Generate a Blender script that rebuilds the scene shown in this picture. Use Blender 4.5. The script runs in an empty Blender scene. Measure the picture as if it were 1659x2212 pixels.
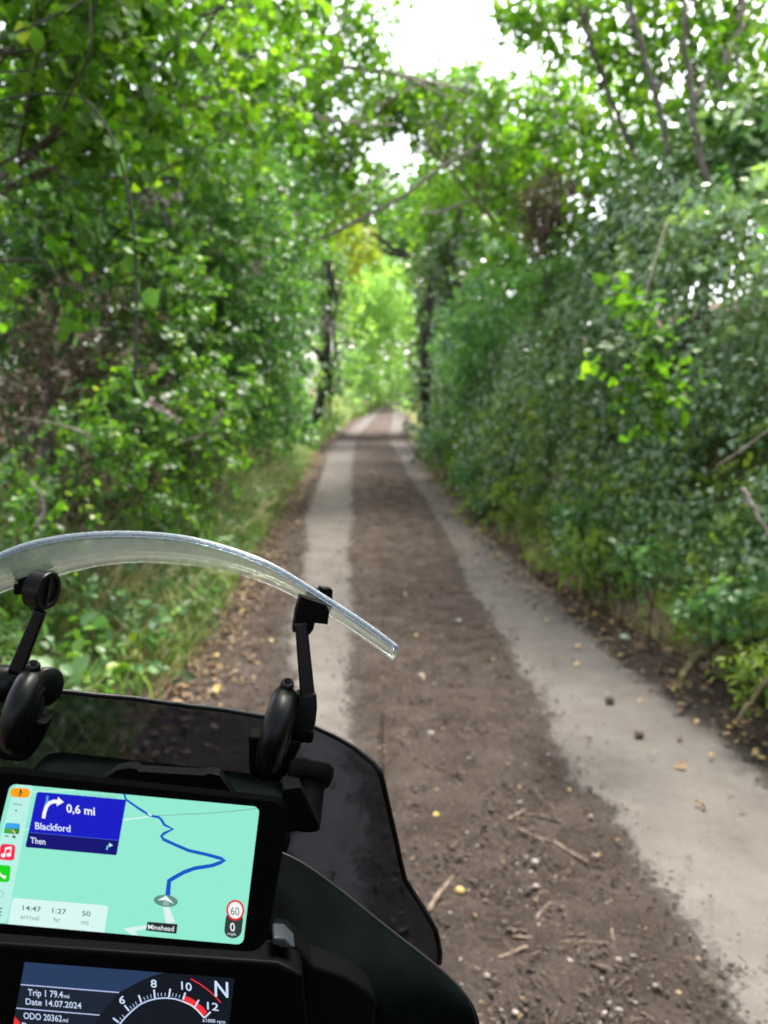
import bpy, bmesh, math
import numpy as np
from mathutils import Vector, Matrix, noise as mnoise

S = bpy.context.scene
COL = S.collection
R = math.radians
PI = math.pi

# ------------------------------------------------------------------ camera, sky, sun, exposure
EXPO = 2.55
cam_d = bpy.data.cameras.new("camera")
cam = bpy.data.objects.new("camera", cam_d)
COL.objects.link(cam)
CAMZ, PITCH = 1.5, 8.76
cam.location = (0, 0, CAMZ)
cam.rotation_euler = (R(90 - PITCH), 0, 0)
cam_d.sensor_fit = 'AUTO'
cam_d.sensor_width = 36
cam_d.lens = 36 * 1661 / 2212
cam_d.clip_start, cam_d.clip_end = 0.02, 2000
cam_d.dof.use_dof = True
cam_d.dof.focus_distance = 0.58
cam_d.dof.aperture_fstop = 6.4
S.camera = cam

W = bpy.data.worlds.new("World")
S.world = W
W.use_nodes = True
nt = W.node_tree
sky = nt.nodes.new('ShaderNodeTexSky')
sky.sky_type = 'NISHITA'
sky.sun_disc = False
SUN_EL, SUN_AZ = R(58), R(25)          # azimuth clockwise from +Y (ahead of the rider, a little right)
sky.sun_elevation = SUN_EL
sky.sun_rotation = SUN_AZ
sky.air_density, sky.dust_density, sky.ozone_density = 1.0, 4.0, 1.0
hs = nt.nodes.new('ShaderNodeHueSaturation')
hs.inputs['Saturation'].default_value = 0.42
nt.links.new(sky.outputs[0], hs.inputs['Color'])
bg = nt.nodes['Background']
nt.links.new(hs.outputs[0], bg.inputs[0])
bg.inputs[1].default_value = 0.13

sd = bpy.data.lights.new("sun", 'SUN')
sd.energy, sd.angle, sd.color = 1.5, R(14), (1.0, 0.95, 0.86)
sun = bpy.data.objects.new("sun", sd)
COL.objects.link(sun)
dirv = Vector((math.sin(SUN_AZ) * math.cos(SUN_EL), math.cos(SUN_AZ) * math.cos(SUN_EL), math.sin(SUN_EL)))
sun.rotation_euler = dirv.to_track_quat('Z', 'Y').to_euler()

S.view_settings.view_transform = 'Standard'
S.view_settings.look = 'None'
S.view_settings.exposure = EXPO
S.view_settings.gamma = 1
S.render.engine = 'CYCLES'
cy = S.cycles
cy.use_denoising = True
cy.max_bounces, cy.diffuse_bounces, cy.glossy_bounces = 7, 5, 3
cy.transmission_bounces, cy.transparent_max_bounces = 5, 10
cy.caustics_reflective = cy.caustics_refractive = False

# ------------------------------------------------------------------ pixel helpers (1659 x 2212 view of the photograph)
FPX, CX, CY = 1661.0, 829.5, 1106.0
_a = R(90 - PITCH)
CROT = np.array([[1, 0, 0], [0, math.cos(_a), -math.sin(_a)], [0, math.sin(_a), math.cos(_a)]])
CPOS = np.array([0, 0, CAMZ])


def ray(px, py):
    return CROT @ np.array([(px - CX) / FPX, -(py - CY) / FPX, -1.0])


def P(px, py, d):
    return CPOS + ray(px, py) * d


def zroad(y):
    y = np.asarray(y, float)
    return np.where(y > 26, 0.02 * (y - 26), 0.0) - 0.02 * np.exp(-((y - 24.5) / 2.0) ** 2)


def G(px, py):
    r = ray(px, py)
    t = np.linspace(0.8, 75, 6000)
    z = CAMZ + r[2] * t - zroad(r[1] * t)
    i = np.argmax(z < 0)
    if z[i] >= 0:
        i = len(t) - 1
    return CPOS + r * t[i]


def interp_px(pts):
    g = np.array([G(*p) for p in pts])
    o = np.argsort(g[:, 1])
    return g[o, 1], g[o, 0]


# ------------------------------------------------------------------ general mesh helpers
def mesh_obj(name, verts, faces, mats, parent=None, smooth=False, midx=None):
    me = bpy.data.meshes.new(name)
    me.from_pydata([tuple(map(float, v)) for v in verts], [], [tuple(f) for f in faces])
    for m in (mats if isinstance(mats, (list, tuple)) else [mats]):
        me.materials.append(m)
    if midx is not None:
        me.polygons.foreach_set('material_index', np.array(midx, dtype=np.int32))
    if smooth:
        me.polygons.foreach_set('use_smooth', np.ones(len(me.polygons), dtype=bool))
    me.update()
    o = bpy.data.objects.new(name, me)
    COL.objects.link(o)
    if parent is not None:
        o.parent = parent
    return o


def np_quads(name, V, Q, mats, parent=None, tint=None, smooth=False):
    """numpy verts (n,3), polygons (m,k) -> mesh object with an optional per-vertex float attribute."""
    me = bpy.data.meshes.new(name)
    n, m, k = len(V), len(Q), Q.shape[1]
    me.vertices.add(n)
    me.vertices.foreach_set('co', V.astype(np.float32).ravel())
    me.loops.add(m * k)
    me.loops.foreach_set('vertex_index', Q.astype(np.int32).ravel())
    me.polygons.add(m)
    me.polygons.foreach_set('loop_start', (np.arange(m) * k).astype(np.int32))
    if smooth:
        me.polygons.foreach_set('use_smooth', np.ones(m, dtype=bool))
    if tint is not None:
        for nm, arr in tint.items():
            a = me.attributes.new(nm, 'FLOAT', 'POINT')
            a.data.foreach_set('value', arr.astype(np.float32))
    for mt in (mats if isinstance(mats, (list, tuple)) else [mats]):
        me.materials.append(mt)
    me.update(calc_edges=True)
    me.validate()
    o = bpy.data.objects.new(name, me)
    COL.objects.link(o)
    if parent is not None:
        o.parent = parent
    return o


def tag(o, label=None, cat=None, group=None, kind=None):
    if label: o['label'] = label
    if cat: o['category'] = cat
    if group: o['group'] = group
    if kind: o['kind'] = kind
    return o


def thing(name, label, cat, loc=(0, 0, 0), group=None):
    o = bpy.data.objects.new(name, None)
    o.empty_display_size = 0.1
    COL.objects.link(o)
    # geometry is given in world coordinates, so children undo the offset of the Empty
    o.location = tuple(map(float, loc))
    return tag(o, label, cat, group)


def under(o, parent):
    """parent o (world coordinates) to a thing without moving it."""
    o.parent = parent
    p = parent
    off = Vector((0, 0, 0))
    while p is not None:
        off += p.location
        p = p.parent
    o.location = -off if o.location.length < 1e-9 else o.location - off
    return o


def sub(o, parent):
    """sub-part: the part already sits at minus the Empty's offset, so nothing to undo."""
    o.parent = parent
    return o


class MB:
    """collects shapes into one mesh"""
    def __init__(s):
        s.v, s.f, s.m = [], [], []

    def add(s, verts, faces, mi=0):
        b = len(s.v)
        s.v += [tuple(map(float, v)) for v in verts]
        s.f += [tuple(b + i for i in f) for f in faces]
        s.m += [mi] * len(faces)

    def tube(s, pts, rad, n=8, mi=0, cap=True):
        pts = np.array(pts, float)
        if np.isscalar(rad): rad = np.full(len(pts), rad)
        T = np.gradient(pts, axis=0)
        T /= np.linalg.norm(T, axis=1)[:, None] + 1e-12
        up = np.array([0, 0, 1.0]) if abs(T[0][2]) < .9 else np.array([1.0, 0, 0])
        A = np.cross(T[0], up); A /= np.linalg.norm(A)
        vs = []
        for i in range(len(pts)):
            A = A - T[i] * (A @ T[i]); A /= np.linalg.norm(A)
            B = np.cross(T[i], A)
            for k in range(n):
                an = 2 * PI * k / n
                vs.append(pts[i] + rad[i] * (math.cos(an) * A + math.sin(an) * B))
        fs = []
        for i in range(len(pts) - 1):
            for k in range(n):
                k2 = (k + 1) % n
                fs.append((i * n + k, i * n + k2, (i + 1) * n + k2, (i + 1) * n + k))
        if cap:
            fs.append(tuple(range(n - 1, -1, -1)))
            fs.append(tuple((len(pts) - 1) * n + k for k in range(n)))
        s.add(vs, fs, mi)

    def lathe(s, O, ax, prof, n=32, mi=0, sx=None):
        """profile of (along, radius) round axis ax at O"""
        ax = np.array(ax, float); ax /= np.linalg.norm(ax)
        h = np.array([0, 0, 1.0]) if abs(ax[2]) < .9 else np.array([0, 1.0, 0])
        A = np.cross(ax, h); A /= np.linalg.norm(A); B = np.cross(ax, A)
        vs = []
        for (t, r) in prof:
            for k in range(n):
                an = 2 * PI * k / n
                vs.append(np.array(O) + ax * t + r * (math.cos(an) * A + math.sin(an) * B))
        fs = []
        for i in range(len(prof) - 1):
            for k in range(n):
                k2 = (k + 1) % n
                fs.append((i * n + k, i * n + k2, (i + 1) * n + k2, (i + 1) * n + k))
        fs.append(tuple(range(n - 1, -1, -1)))
        fs.append(tuple((len(prof) - 1) * n + k for k in range(n)))
        s.add(vs, fs, mi)

    def prism(s, poly, ext, mi=0):
        """3-D polygon extruded along vector ext"""
        n = len(poly)
        poly = [np.array(p, float) for p in poly]
        vs = poly + [p + np.array(ext) for p in poly]
        fs = [tuple(range(n - 1, -1, -1)), tuple(range(n, 2 * n))]
        for i in range(n):
            j = (i + 1) % n
            fs.append((i, j, n + j, n + i))
        s.add(vs, fs, mi)

    def build(s, name, mats, parent=None, smooth=False, bevel=0):
        o = mesh_obj(name, s.v, s.f, mats, None, smooth, s.m)
        bm = bmesh.new(); bm.from_mesh(o.data)
        bmesh.ops.recalc_face_normals(bm, faces=bm.faces)
        bm.to_mesh(o.data); bm.free()
        if bevel:
            b = o.modifiers.new('bevel', 'BEVEL'); b.width = bevel; b.segments = 3; b.limit_method = 'ANGLE'; b.angle_limit = R(35)
            o.data.polygons.foreach_set('use_smooth', np.ones(len(o.data.polygons), dtype=bool))
            w = o.modifiers.new('wn', 'WEIGHTED_NORMAL'); w.keep_sharp = True
        if parent is not None: o.parent = parent
        return o


# value noise in numpy
def _hash(ix, iy, iz, seed):
    h = (ix.astype(np.int64) * 374761393 + iy.astype(np.int64) * 668265263 + iz.astype(np.int64) * 2147483647 + seed * 974634777) & 0x7fffffff
    h = ((h ^ (h >> 13)) * 1274126177) & 0x7fffffff
    h = (h ^ (h >> 16)) & 0xffff
    return h / 65535.0


def vnoise(p, seed=0):
    p = np.asarray(p, float)
    i = np.floor(p).astype(np.int64); f = p - i
    f = f * f * (3 - 2 * f)
    out = 0
    for dx in (0, 1):
        for dy in (0, 1):
            for dz in (0, 1):
                w = (f[..., 0] if dx else 1 - f[..., 0]) * (f[..., 1] if dy else 1 - f[..., 1]) * (f[..., 2] if dz else 1 - f[..., 2])
                out = out + w * _hash(i[..., 0] + dx, i[..., 1] + dy, i[..., 2] + dz, seed)
    return out


def fbm(p, oct=4, seed=0):
    s, a, t = 0, 1.0, 0
    p = np.asarray(p, float)
    for o in range(oct):
        s = s + a * vnoise(p * 2 ** o, seed + o); t += a; a *= .5
    return s / t


# ------------------------------------------------------------------ materials
def new_mat(name):
    m = bpy.data.materials.new(name)
    m.use_nodes = True
    n = m.node_tree.nodes
    for x in list(n):
        n.remove(x)
    out = n.new('ShaderNodeOutputMaterial')
    return m, n, m.node_tree.links, out


def ramp(n, stops):
    r = n.new('ShaderNodeValToRGB')
    e = r.color_ramp.elements
    while len(e) < len(stops): e.new(0.5)
    for i, (p, c) in enumerate(stops):
        e[i].position = p; e[i].color = (*c, 1)
    return r


def leaf_mat(name, stops, trans=0.4, rough=0.4, spec=0.4, tboost=(1.25, 1.25, 0.7), nscale=0.9, npow=0.5):
    """leaf: glossy face plus light through the blade; tint per leaf, with patches over the plant"""
    m, n, L, out = new_mat(name)
    at = n.new('ShaderNodeAttribute'); at.attribute_name = 'tint'
    tc = n.new('ShaderNodeTexCoord')
    nz = n.new('ShaderNodeTexNoise'); nz.inputs['Scale'].default_value = nscale; nz.inputs['Detail'].default_value = 3
    L.new(tc.outputs['Object'], nz.inputs['Vector'])
    ad = n.new('ShaderNodeMath'); ad.operation = 'MULTIPLY_ADD'
    sb = n.new('ShaderNodeMath'); sb.operation = 'SUBTRACT'; sb.inputs[1].default_value = 0.5
    L.new(nz.outputs[0], sb.inputs[0])
    L.new(sb.outputs[0], ad.inputs[0]); ad.inputs[1].default_value = npow * 2; L.new(at.outputs['Fac'], ad.inputs[2])
    cr = ramp(n, stops); L.new(ad.outputs[0], cr.inputs[0])
    pb = n.new('ShaderNodeBsdfPrincipled')
    L.new(cr.outputs[0], pb.inputs['Base Color'])
    pb.inputs['Roughness'].default_value = rough
    pb.inputs['Specular IOR Level'].default_value = spec
    tr = n.new('ShaderNodeBsdfTranslucent')
    mu = n.new('ShaderNodeMix'); mu.data_type = 'RGBA'; mu.blend_type = 'MULTIPLY'; mu.inputs[0].default_value = 1
    L.new(cr.outputs[0], mu.inputs[6]); mu.inputs[7].default_value = (*[c * 1.5 for c in tboost], 1)
    L.new(mu.outputs[2], tr.inputs[0])
    mx = n.new('ShaderNodeMixShader'); mx.inputs[0].default_value = trans
    L.new(pb.outputs[0], mx.inputs[1]); L.new(tr.outputs[0], mx.inputs[2])
    L.new(mx.outputs[0], out.inputs[0])
    return m


def plain(name, col, rough=0.5, spec=0.5, metallic=0, nscale=None, col2=None, bump=0, bscale=None, coat=0):
    m, n, L, out = new_mat(name)
    pb = n.new('ShaderNodeBsdfPrincipled')
    pb.inputs['Base Color'].default_value = (*col, 1)
    pb.inputs['Roughness'].default_value = rough
    pb.inputs['Specular IOR Level'].default_value = spec
    pb.inputs['Metallic'].default_value = metallic
    pb.inputs['Coat Weight'].default_value = coat
    if nscale or bump:
        tc = n.new('ShaderNodeTexCoord')
    if nscale:
        nz = n.new('ShaderNodeTexNoise'); nz.inputs['Scale'].default_value = nscale; nz.inputs['Detail'].default_value = 5
        L.new(tc.outputs['Object'], nz.inputs['Vector'])
        cr = ramp(n, [(0.35, col), (0.65, col2 or col)]); L.new(nz.outputs[0], cr.inputs[0])
        L.new(cr.outputs[0], pb.inputs['Base Color'])
    if bump:
        nb = n.new('ShaderNodeTexNoise'); nb.inputs['Scale'].default_value = bscale or nscale; nb.inputs['Detail'].default_value = 4
        L.new(tc.outputs['Object'], nb.inputs['Vector'])
        bp = n.new('ShaderNodeBump'); bp.inputs['Strength'].default_value = bump; bp.inputs['Distance'].default_value = 0.01
        L.new(nb.outputs[0], bp.inputs['Height']); L.new(bp.outputs[0], pb.inputs['Normal'])
    L.new(pb.outputs[0], out.inputs[0])
    return m


def srgb(h):
    c = [int(h[i:i + 2], 16) / 255 for i in (0, 2, 4)]
    return tuple(x / 12.92 if x <= .04045 else ((x + .055) / 1.055) ** 2.4 for x in c)


_em = {}
def emit(h, k=1.0):
    """a lit screen pixel colour"""
    if (h, k) in _em: return _em[(h, k)]
    m, n, L, out = new_mat('screen_' + h)
    pb = n.new('ShaderNodeBsdfPrincipled')
    pb.inputs['Base Color'].default_value = (.004, .004, .004, 1)
    pb.inputs['Roughness'].default_value = 0.25
    pb.inputs['Specular IOR Level'].default_value = 0.15
    pb.inputs['Emission Color'].default_value = (*srgb(h), 1)
    pb.inputs['Emission Strength'].default_value = k / 2 ** EXPO
    L.new(pb.outputs[0], out.inputs[0])
    _em[(h, k)] = m
    return m


M = {}
M['hazel'] = leaf_mat('hazel_leaf', [(0, (0.023, 0.069, 0.007)), (.45, (0.063, 0.158, 0.009)), (.8, (0.117, 0.244, 0.012)), (1, (0.201, 0.328, 0.019))], .5, .5, .25)
M['bramble'] = leaf_mat('bramble_leaf', [(0, (0.024, 0.066, 0.009)), (.5, (0.060, 0.156, 0.015)), (.85, (0.120, 0.252, 0.018)), (1, (0.240, 0.312, 0.036))], .42, .42, .35)
M['hedge'] = leaf_mat('hedge_leaf', [(0, (0.020, 0.061, 0.015)), (.5, (0.055, 0.158, 0.029)), (.85, (0.109, 0.259, 0.035)), (1, (0.191, 0.341, 0.044))], .38, .38, .4)
M['bluegreen'] = leaf_mat('elder_leaf', [(0, (0.037, 0.108, 0.031)), (.5, (0.086, 0.215, 0.063)), (1, (0.171, 0.363, 0.087))], .33, .35, .5)
M['ivy'] = leaf_mat('ivy_leaf', [(0, (0.056, 0.108, 0.038)), (.5, (0.134, 0.244, 0.086)), (.85, (0.226, 0.383, 0.120)), (1, (0.367, 0.524, 0.129))], .25, .2, 1.0)
M['far'] = leaf_mat('far_leaf', [(0, (0.079, 0.168, 0.037)), (.5, (0.149, 0.295, 0.066)), (1, (0.264, 0.435, 0.108))], .5, .5, .3)  # paler, bluer greens: distance haze put into the leaf colour
M['yellow'] = leaf_mat('yellow_leaf', [(0, (0.119, 0.200, 0.020)), (.5, (0.221, 0.270, 0.020)), (1, (0.340, 0.340, 0.030))], .45, .5, .3)
M['dead'] = leaf_mat('dead_leaf', [(0, (0.037, 0.024, 0.015)), (.5, (0.073, 0.049, 0.031)), (1, (0.135, 0.093, 0.058))], .2, .6, .2, (1, .9, .8))
M['nettle'] = leaf_mat('nettle_leaf', [(0, (0.040, 0.099, 0.035)), (.5, (0.079, 0.177, 0.061)), (1, (0.160, 0.286, 0.105))], .4, .4, .4)
M['fern'] = leaf_mat('fern_leaf', [(0, (0.072, 0.144, 0.019)), (.5, (0.144, 0.228, 0.031)), (1, (0.240, 0.300, 0.047))], .45, .5, .3)
M['flower'] = leaf_mat('seed_head', [(0, (.25, .18, .2)), (.5, (.38, .28, .33)), (1, (.5, .4, .42))], .4, .7, .1, (1, 1, 1))
M['grass'] = leaf_mat('grass_blade', [(0, (0.057, 0.124, 0.023)), (.4, (0.137, 0.247, 0.042)), (.58, (0.250, 0.308, 0.098)), (.75, (0.410, 0.358, 0.210)), (1, (0.546, 0.456, 0.307))], .45, .5, .3, (1, 1, .8), 1.6, .5)
M['litter'] = leaf_mat('litter_leaf', [(0, (0.056, 0.034, 0.019)), (.4, (0.144, 0.092, 0.048)), (.75, (0.264, 0.176, 0.088)), (1, (0.400, 0.304, 0.096))], .15, .6, .25, (1, .9, .7), 3, .2)
M['goldleaf'] = leaf_mat('gold_leaf', [(0, (.30, .19, .05)), (1, (.42, .32, .10))], .2, .5, .3, (1, 1, 1))
M['paleleaf'] = leaf_mat('pale_leaf', [(0, (.30, .42, .30)), (1, (.34, .48, .33))], .1, .5, .4, (1, 1, 1))
M['bark'] = plain('bark', (.055, .045, .036), .85, .2, 0, 14, (.13, .115, .095), .6, 40)
M['palebark'] = plain('pale_bark', (.12, .10, .08), .85, .2, 0, 20, (.26, .23, .19), .5, 60)
M['darkbark'] = plain('dark_bark', (.018, .016, .013), .85, .2, 0, 14, (.045, .04, .032), .6, 40)
M['twigbark'] = plain('twig_bark', (.03, .024, .018), .85, .2, 0, 20, (.09, .07, .05), .5, 60)
M['cane'] = plain('cane', (.014, .018, .010), .6, .2, 0, 30, (.035, .035, .024), .2, 60)
M['mossbark'] = plain('mossy_bark', (.05, .05, .018), .95, .1, 0, 25, (.12, .09, .055), .8, 60)
M['stick'] = plain('stick_wood', (.08, .058, .042), .85, .2, 0, 60, (.20, .15, .115), .6, 150)
M['stone'] = plain('stone', (.15, .125, .11), .9, .2, 0, 40, (.34, .30, .275), .6, 120)
M['clod'] = plain('clod', (.05, .037, .03), .95, .1, 0, 9, (.13, .10, .084), .8, 90)


def ground_mat():
    m, n, L, out = new_mat('bank_soil')
    tc = n.new('ShaderNodeTexCoord')
    n1 = n.new('ShaderNodeTexNoise'); n1.inputs['Scale'].default_value = 2.2; n1.inputs['Detail'].default_value = 8
    n2 = n.new('ShaderNodeTexNoise'); n2.inputs['Scale'].default_value = 45; n2.inputs['Detail'].default_value = 6
    for x in (n1, n2): L.new(tc.outputs['Object'], x.inputs['Vector'])
    cr = ramp(n, [(.3, (.065, .044, .031)), (.5, (.135, .093, .066)), (.7, (.22, .16, .11))])
    mx = n.new('ShaderNodeMix'); mx.inputs[0].default_value = .5
    L.new(n1.outputs[0], mx.inputs[2]); L.new(n2.outputs[0], mx.inputs[3]); L.new(mx.outputs[0], cr.inputs[0])
    pb = n.new('ShaderNodeBsdfPrincipled'); pb.inputs['Roughness'].default_value = .95; pb.inputs['Specular IOR Level'].default_value = .15
    L.new(cr.outputs[0], pb.inputs['Base Color'])
    bp = n.new('ShaderNodeBump'); bp.inputs['Strength'].default_value = .9; bp.inputs['Distance'].default_value = .02
    L.new(n2.outputs[0], bp.inputs['Height']); L.new(bp.outputs[0], pb.inputs['Normal'])
    L.new(pb.outputs[0], out.inputs[0])
    return m


def road_mat():
    """worn tarmac wheel tracks under a strip of red-brown soil; attribute 'dirt' carries the spread of the soil"""
    m, n, L, out = new_mat('lane_surface')
    tc = n.new('ShaderNodeTexCoord')
    def nz(s, d=6, rr=.6):
        x = n.new('ShaderNodeTexNoise'); x.inputs['Scale'].default_value = s; x.inputs['Detail'].default_value = d; x.inputs['Roughness'].default_value = rr
        L.new(tc.outputs['Object'], x.inputs['Vector']); return x
    at = n.new('ShaderNodeAttribute'); at.attribute_name = 'dirt'
    shade_band = n.new('ShaderNodeAttribute'); shade_band.attribute_name = 'shade_band'
    e1, e2 = nz(7, 8, .7), nz(60, 6, .7)
    def math_(op, a, b):
        x = n.new('ShaderNodeMath'); x.operation = op
        for i, v in enumerate((a, b)):
            if isinstance(v, (int, float)): x.inputs[i].default_value = v
            else: L.new(v, x.inputs[i])
        return x.outputs[0]
    k = math_('ADD', at.outputs['Fac'], math_('MULTIPLY', math_('SUBTRACT', e1.outputs[0], .5), .75))
    k = math_('ADD', k, math_('MULTIPLY', math_('SUBTRACT', e2.outputs[0], .5), .6))
    mr = n.new('ShaderNodeMapRange'); mr.interpolation_type = 'SMOOTHSTEP'
    mr.inputs[1].default_value, mr.inputs[2].default_value = .38, .66
    L.new(k, mr.inputs[0])
    t1, t2 = nz(3.5, 9, .72), nz(160, 4, .8)
    tar = ramp(n, [(.32, (.076, .066, .059)), (.5, (.122, .109, .098)), (.68, (.165, .150, .136))])
    L.new(math_('ADD', math_('MULTIPLY', t1.outputs[0], .5), math_('MULTIPLY', t2.outputs[0], .5)), tar.inputs[0])
    s1, s2 = nz(5, 8, .65), nz(75, 8, .85)
    soil = ramp(n, [(.34, (.032, .024, .020)), (.47, (.074, .057, .048)), (.56, (.118, .094, .081)), (.68, (.20, .168, .148))])
    L.new(math_('ADD', math_('MULTIPLY', s1.outputs[0], .35), math_('MULTIPLY', s2.outputs[0], .65)), soil.inputs[0])
    mx = n.new('ShaderNodeMix'); mx.data_type = 'RGBA'
    L.new(mr.outputs[0], mx.inputs[0]); L.new(tar.outputs[0], mx.inputs[6]); L.new(soil.outputs[0], mx.inputs[7])
    mshade = n.new('ShaderNodeMix'); mshade.data_type = 'RGBA'; L.new(shade_band.outputs['Fac'], mshade.inputs[0]); L.new(mx.outputs[2], mshade.inputs[6])
    mshade.inputs[7].default_value = (.012, .008, .007, 1)  # near-black colour of the painted tree shade
    pb = n.new('ShaderNodeBsdfPrincipled'); pb.inputs['Roughness'].default_value = 1.0; pb.inputs['Specular IOR Level'].default_value = .03
    L.new(mshade.outputs[2], pb.inputs['Base Color'])
    bp = n.new('ShaderNodeBump'); bp.inputs['Strength'].default_value = 1; bp.inputs['Distance'].default_value = .02
    hh = math_('ADD', math_('MULTIPLY', math_('MULTIPLY', s2.outputs[0], mr.outputs[0]), 1.2), math_('MULTIPLY', t2.outputs[0], .12))
    L.new(hh, bp.inputs['Height']); L.new(bp.outputs[0], pb.inputs['Normal'])
    L.new(pb.outputs[0], out.inputs[0])
    return m


M['ground'] = ground_mat()
M['road'] = road_mat()

# ------------------------------------------------------------------ lane, banks
LO = interp_px([(812, 888), (772, 916), (740, 945), (714, 964), (702, 1011), (678, 1074), (658, 1131), (672, 1184), (656, 1216), (650, 1300), (630, 1400), (640, 1480), (640, 1560), (660, 1700)])
LI = interp_px([(831, 882), (803, 910), (772, 945), (768, 964), (762, 1011), (765, 1074), (768, 1131), (759, 1184), (758, 1231), (766, 1300), (768, 1400), (766, 1500), (775, 1600), (790, 1750), (800, 2100)])
RI = interp_px([(850, 882), (847, 910), (838, 945), (847, 964), (863, 989), (885, 1036), (920, 1087), (948, 1137), (986, 1200), (1004, 1264), (1044, 1324), (1089, 1384), (1129, 1457), (1200, 1600), (1265, 1700), (1340, 1800), (1400, 1900), (1480, 2050), (1565, 2212)])
RO = interp_px([(880, 885), (872, 910), (866, 945), (879, 959), (914, 999), (979, 1069), (1029, 1119), (1069, 1174), (1129, 1224), (1189, 1274), (1229, 1334), (1309, 1399), (1359, 1449), (1480, 1540), (1659, 1690)])
XL = (np.array([-20, 0, 4, 6, 9, 15, 22, 26, 30, 36, 48, 62, 80]), np.array([-1.3, -1.1, -1.08, -1.2, -1.34, -1.6, -1.95, -1.95, -1.8, -1.65, -.9, .0, 2.5]))
XR = (np.array([-20, 0, 3, 3.6, 4.4, 6, 9, 12, 22, 26, 36, 48, 62, 80]), np.array([2.1, 2.0, 1.95, 1.85, 1.68, 1.38, 1.22, 1.15, 1.15, 1.05, 1.35, 1.9, 2.7, 5.0]))
def xl(y): return np.interp(y, *XL)
def xr(y): return np.interp(y, *XR)
def sstep(a, b, x):
    t = np.clip((x - a) / (b - a), 0, 1); return t * t * (3 - 2 * t)


def terr(x, y):
    x, y = np.broadcast_arrays(np.asarray(x, float), np.asarray(y, float))
    z = zroad(y)
    p = np.stack([x * 1.5, y * 1.5, np.zeros_like(x)], -1)
    nn = fbm(p, 4, 3) - .5
    dl, dr = xl(y) - x, x - xr(y)
    z = z + np.where(dl > -.25, .75 * sstep(-.1, 1.5, dl) + .25 * sstep(1.5, 4, dl), 0)
    z = z + np.where(dr > -.25, 2.1 * sstep(-.05, 1.25, dr) + .6 * sstep(1.2, 3.5, dr), 0)
    z = z + nn * .28 * np.clip(np.maximum(dl, dr) * 1.6 + .1, 0, 1)
    return z


xs = np.unique(np.concatenate([np.linspace(-150, -12, 24), np.linspace(-12, -5, 15), np.arange(-5, 5.01, .1), np.linspace(5, 12, 15), np.linspace(12, 150, 24)]))
ys = np.unique(np.concatenate([np.linspace(-80, -6, 12), np.arange(-6, 14, .12), np.arange(14, 40, .3), np.linspace(40, 80, 41), np.linspace(80, 220, 20)]))
X, Y = np.meshgrid(xs, ys)
Z = terr(X, np.clip(Y, -30, 75)) - .02
V = np.stack([X, Y, Z], -1).reshape(-1, 3)
nx = len(xs)
i, j = np.meshgrid(np.arange(len(ys) - 1), np.arange(nx - 1), indexing='ij')
a = (i * nx + j).ravel()
ground = np_quads('ground', V, np.stack([a, a + 1, a + 1 + nx, a + nx], 1), M['ground'], smooth=True)
tag(ground, 'brown earth of the verges and banks on both sides of the lane', 'ground', kind='structure')

ys = [-8.0]
while ys[-1] < 74:
    ys.append(ys[-1] + (0.10 if ys[-1] < 1.2 else 0.0085 * ys[-1] + .004))
ys = np.array(ys)
tt = np.linspace(0, 1, 230)
xa, xb = xl(ys) - .12, xr(ys) + .12
X = xa[:, None] + (xb - xa)[:, None] * tt[None]
Y = np.repeat(ys[:, None], len(tt), 1)
lo, li, ri, ro = [np.interp(Y, *c) for c in (LO, LI, RI, RO)]
wob = (fbm(np.stack([X * 2.5, Y * 2.5, X * 0], -1), 3, 11) - .5) * .10
Xw = X + wob
soft = .19
dirt = np.clip(np.minimum((Xw - li) / soft, (ri - Xw) / soft) * .5 + .5, 0, 1)
dirt = np.maximum(dirt, np.clip((lo - Xw) / (soft * 1.3) * .5 + .45, 0, 1) * .95)
dirt = np.maximum(dirt, np.clip((Xw - ro) / (soft * 1.0) * .5 + .5, 0, 1))
fine = fbm(np.stack([X * 14, Y * 14, X * 0], -1), 5, 21) - .5
ruts = fbm(np.stack([X * 3.0, Y * 5.5, X * 0], -1), 3, 31) - .5
Z = zroad(Y) + dirt * (.018 + fine * .045 + ruts * .03) + (1 - dirt) * fine * .004
ed = np.minimum(X - xa[:, None], xb[:, None] - X)
Z = Z + .004 - sstep(.16, 0, ed) * .10
spots = fbm(np.stack([X * 1.7, Y * .9, X * 0 + 3.3], -1), 4, 55)
dirt_c = np.clip(np.maximum(dirt, .10 + .9 * (spots - .42)), 0, 1)
shade_band = np.exp(-((Y - 26.2 - .3 * np.sin(X * 3)) / 2.6) ** 2)  # shade of the overhanging trees, painted as a dark band across the far lane
V = np.stack([X, Y, Z], -1).reshape(-1, 3)
nx = len(tt)
i, j = np.meshgrid(np.arange(len(ys) - 1), np.arange(nx - 1), indexing='ij')
a = (i * nx + j).ravel()
road = np_quads('road', V, np.stack([a, a + 1, a + 1 + nx, a + nx], 1), M['road'], tint={'dirt': dirt_c.ravel(), 'shade_band': shade_band.ravel()}, smooth=True)
tag(road, 'narrow lane with two pale tarmac wheel tracks and a strip of brown soil between them', 'road', kind='structure')


def road_z(x, y):
    return float(zroad(y)) + .022


# ------------------------------------------------------------------ leaves
def unit(v):
    return v / (np.linalg.norm(v, axis=-1, keepdims=True) + 1e-9)


SHAPES = {  # (along, half width) outline points of a blade; width relative to length
    'oval': [(.28, .30), (.66, .30)],
    'broad': [(.25, .42), (.62, .40)],
    'ivy': [(.14, .44), (.52, .34)],
    'lance': [(.30, .17), (.62, .15)],
}


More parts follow.
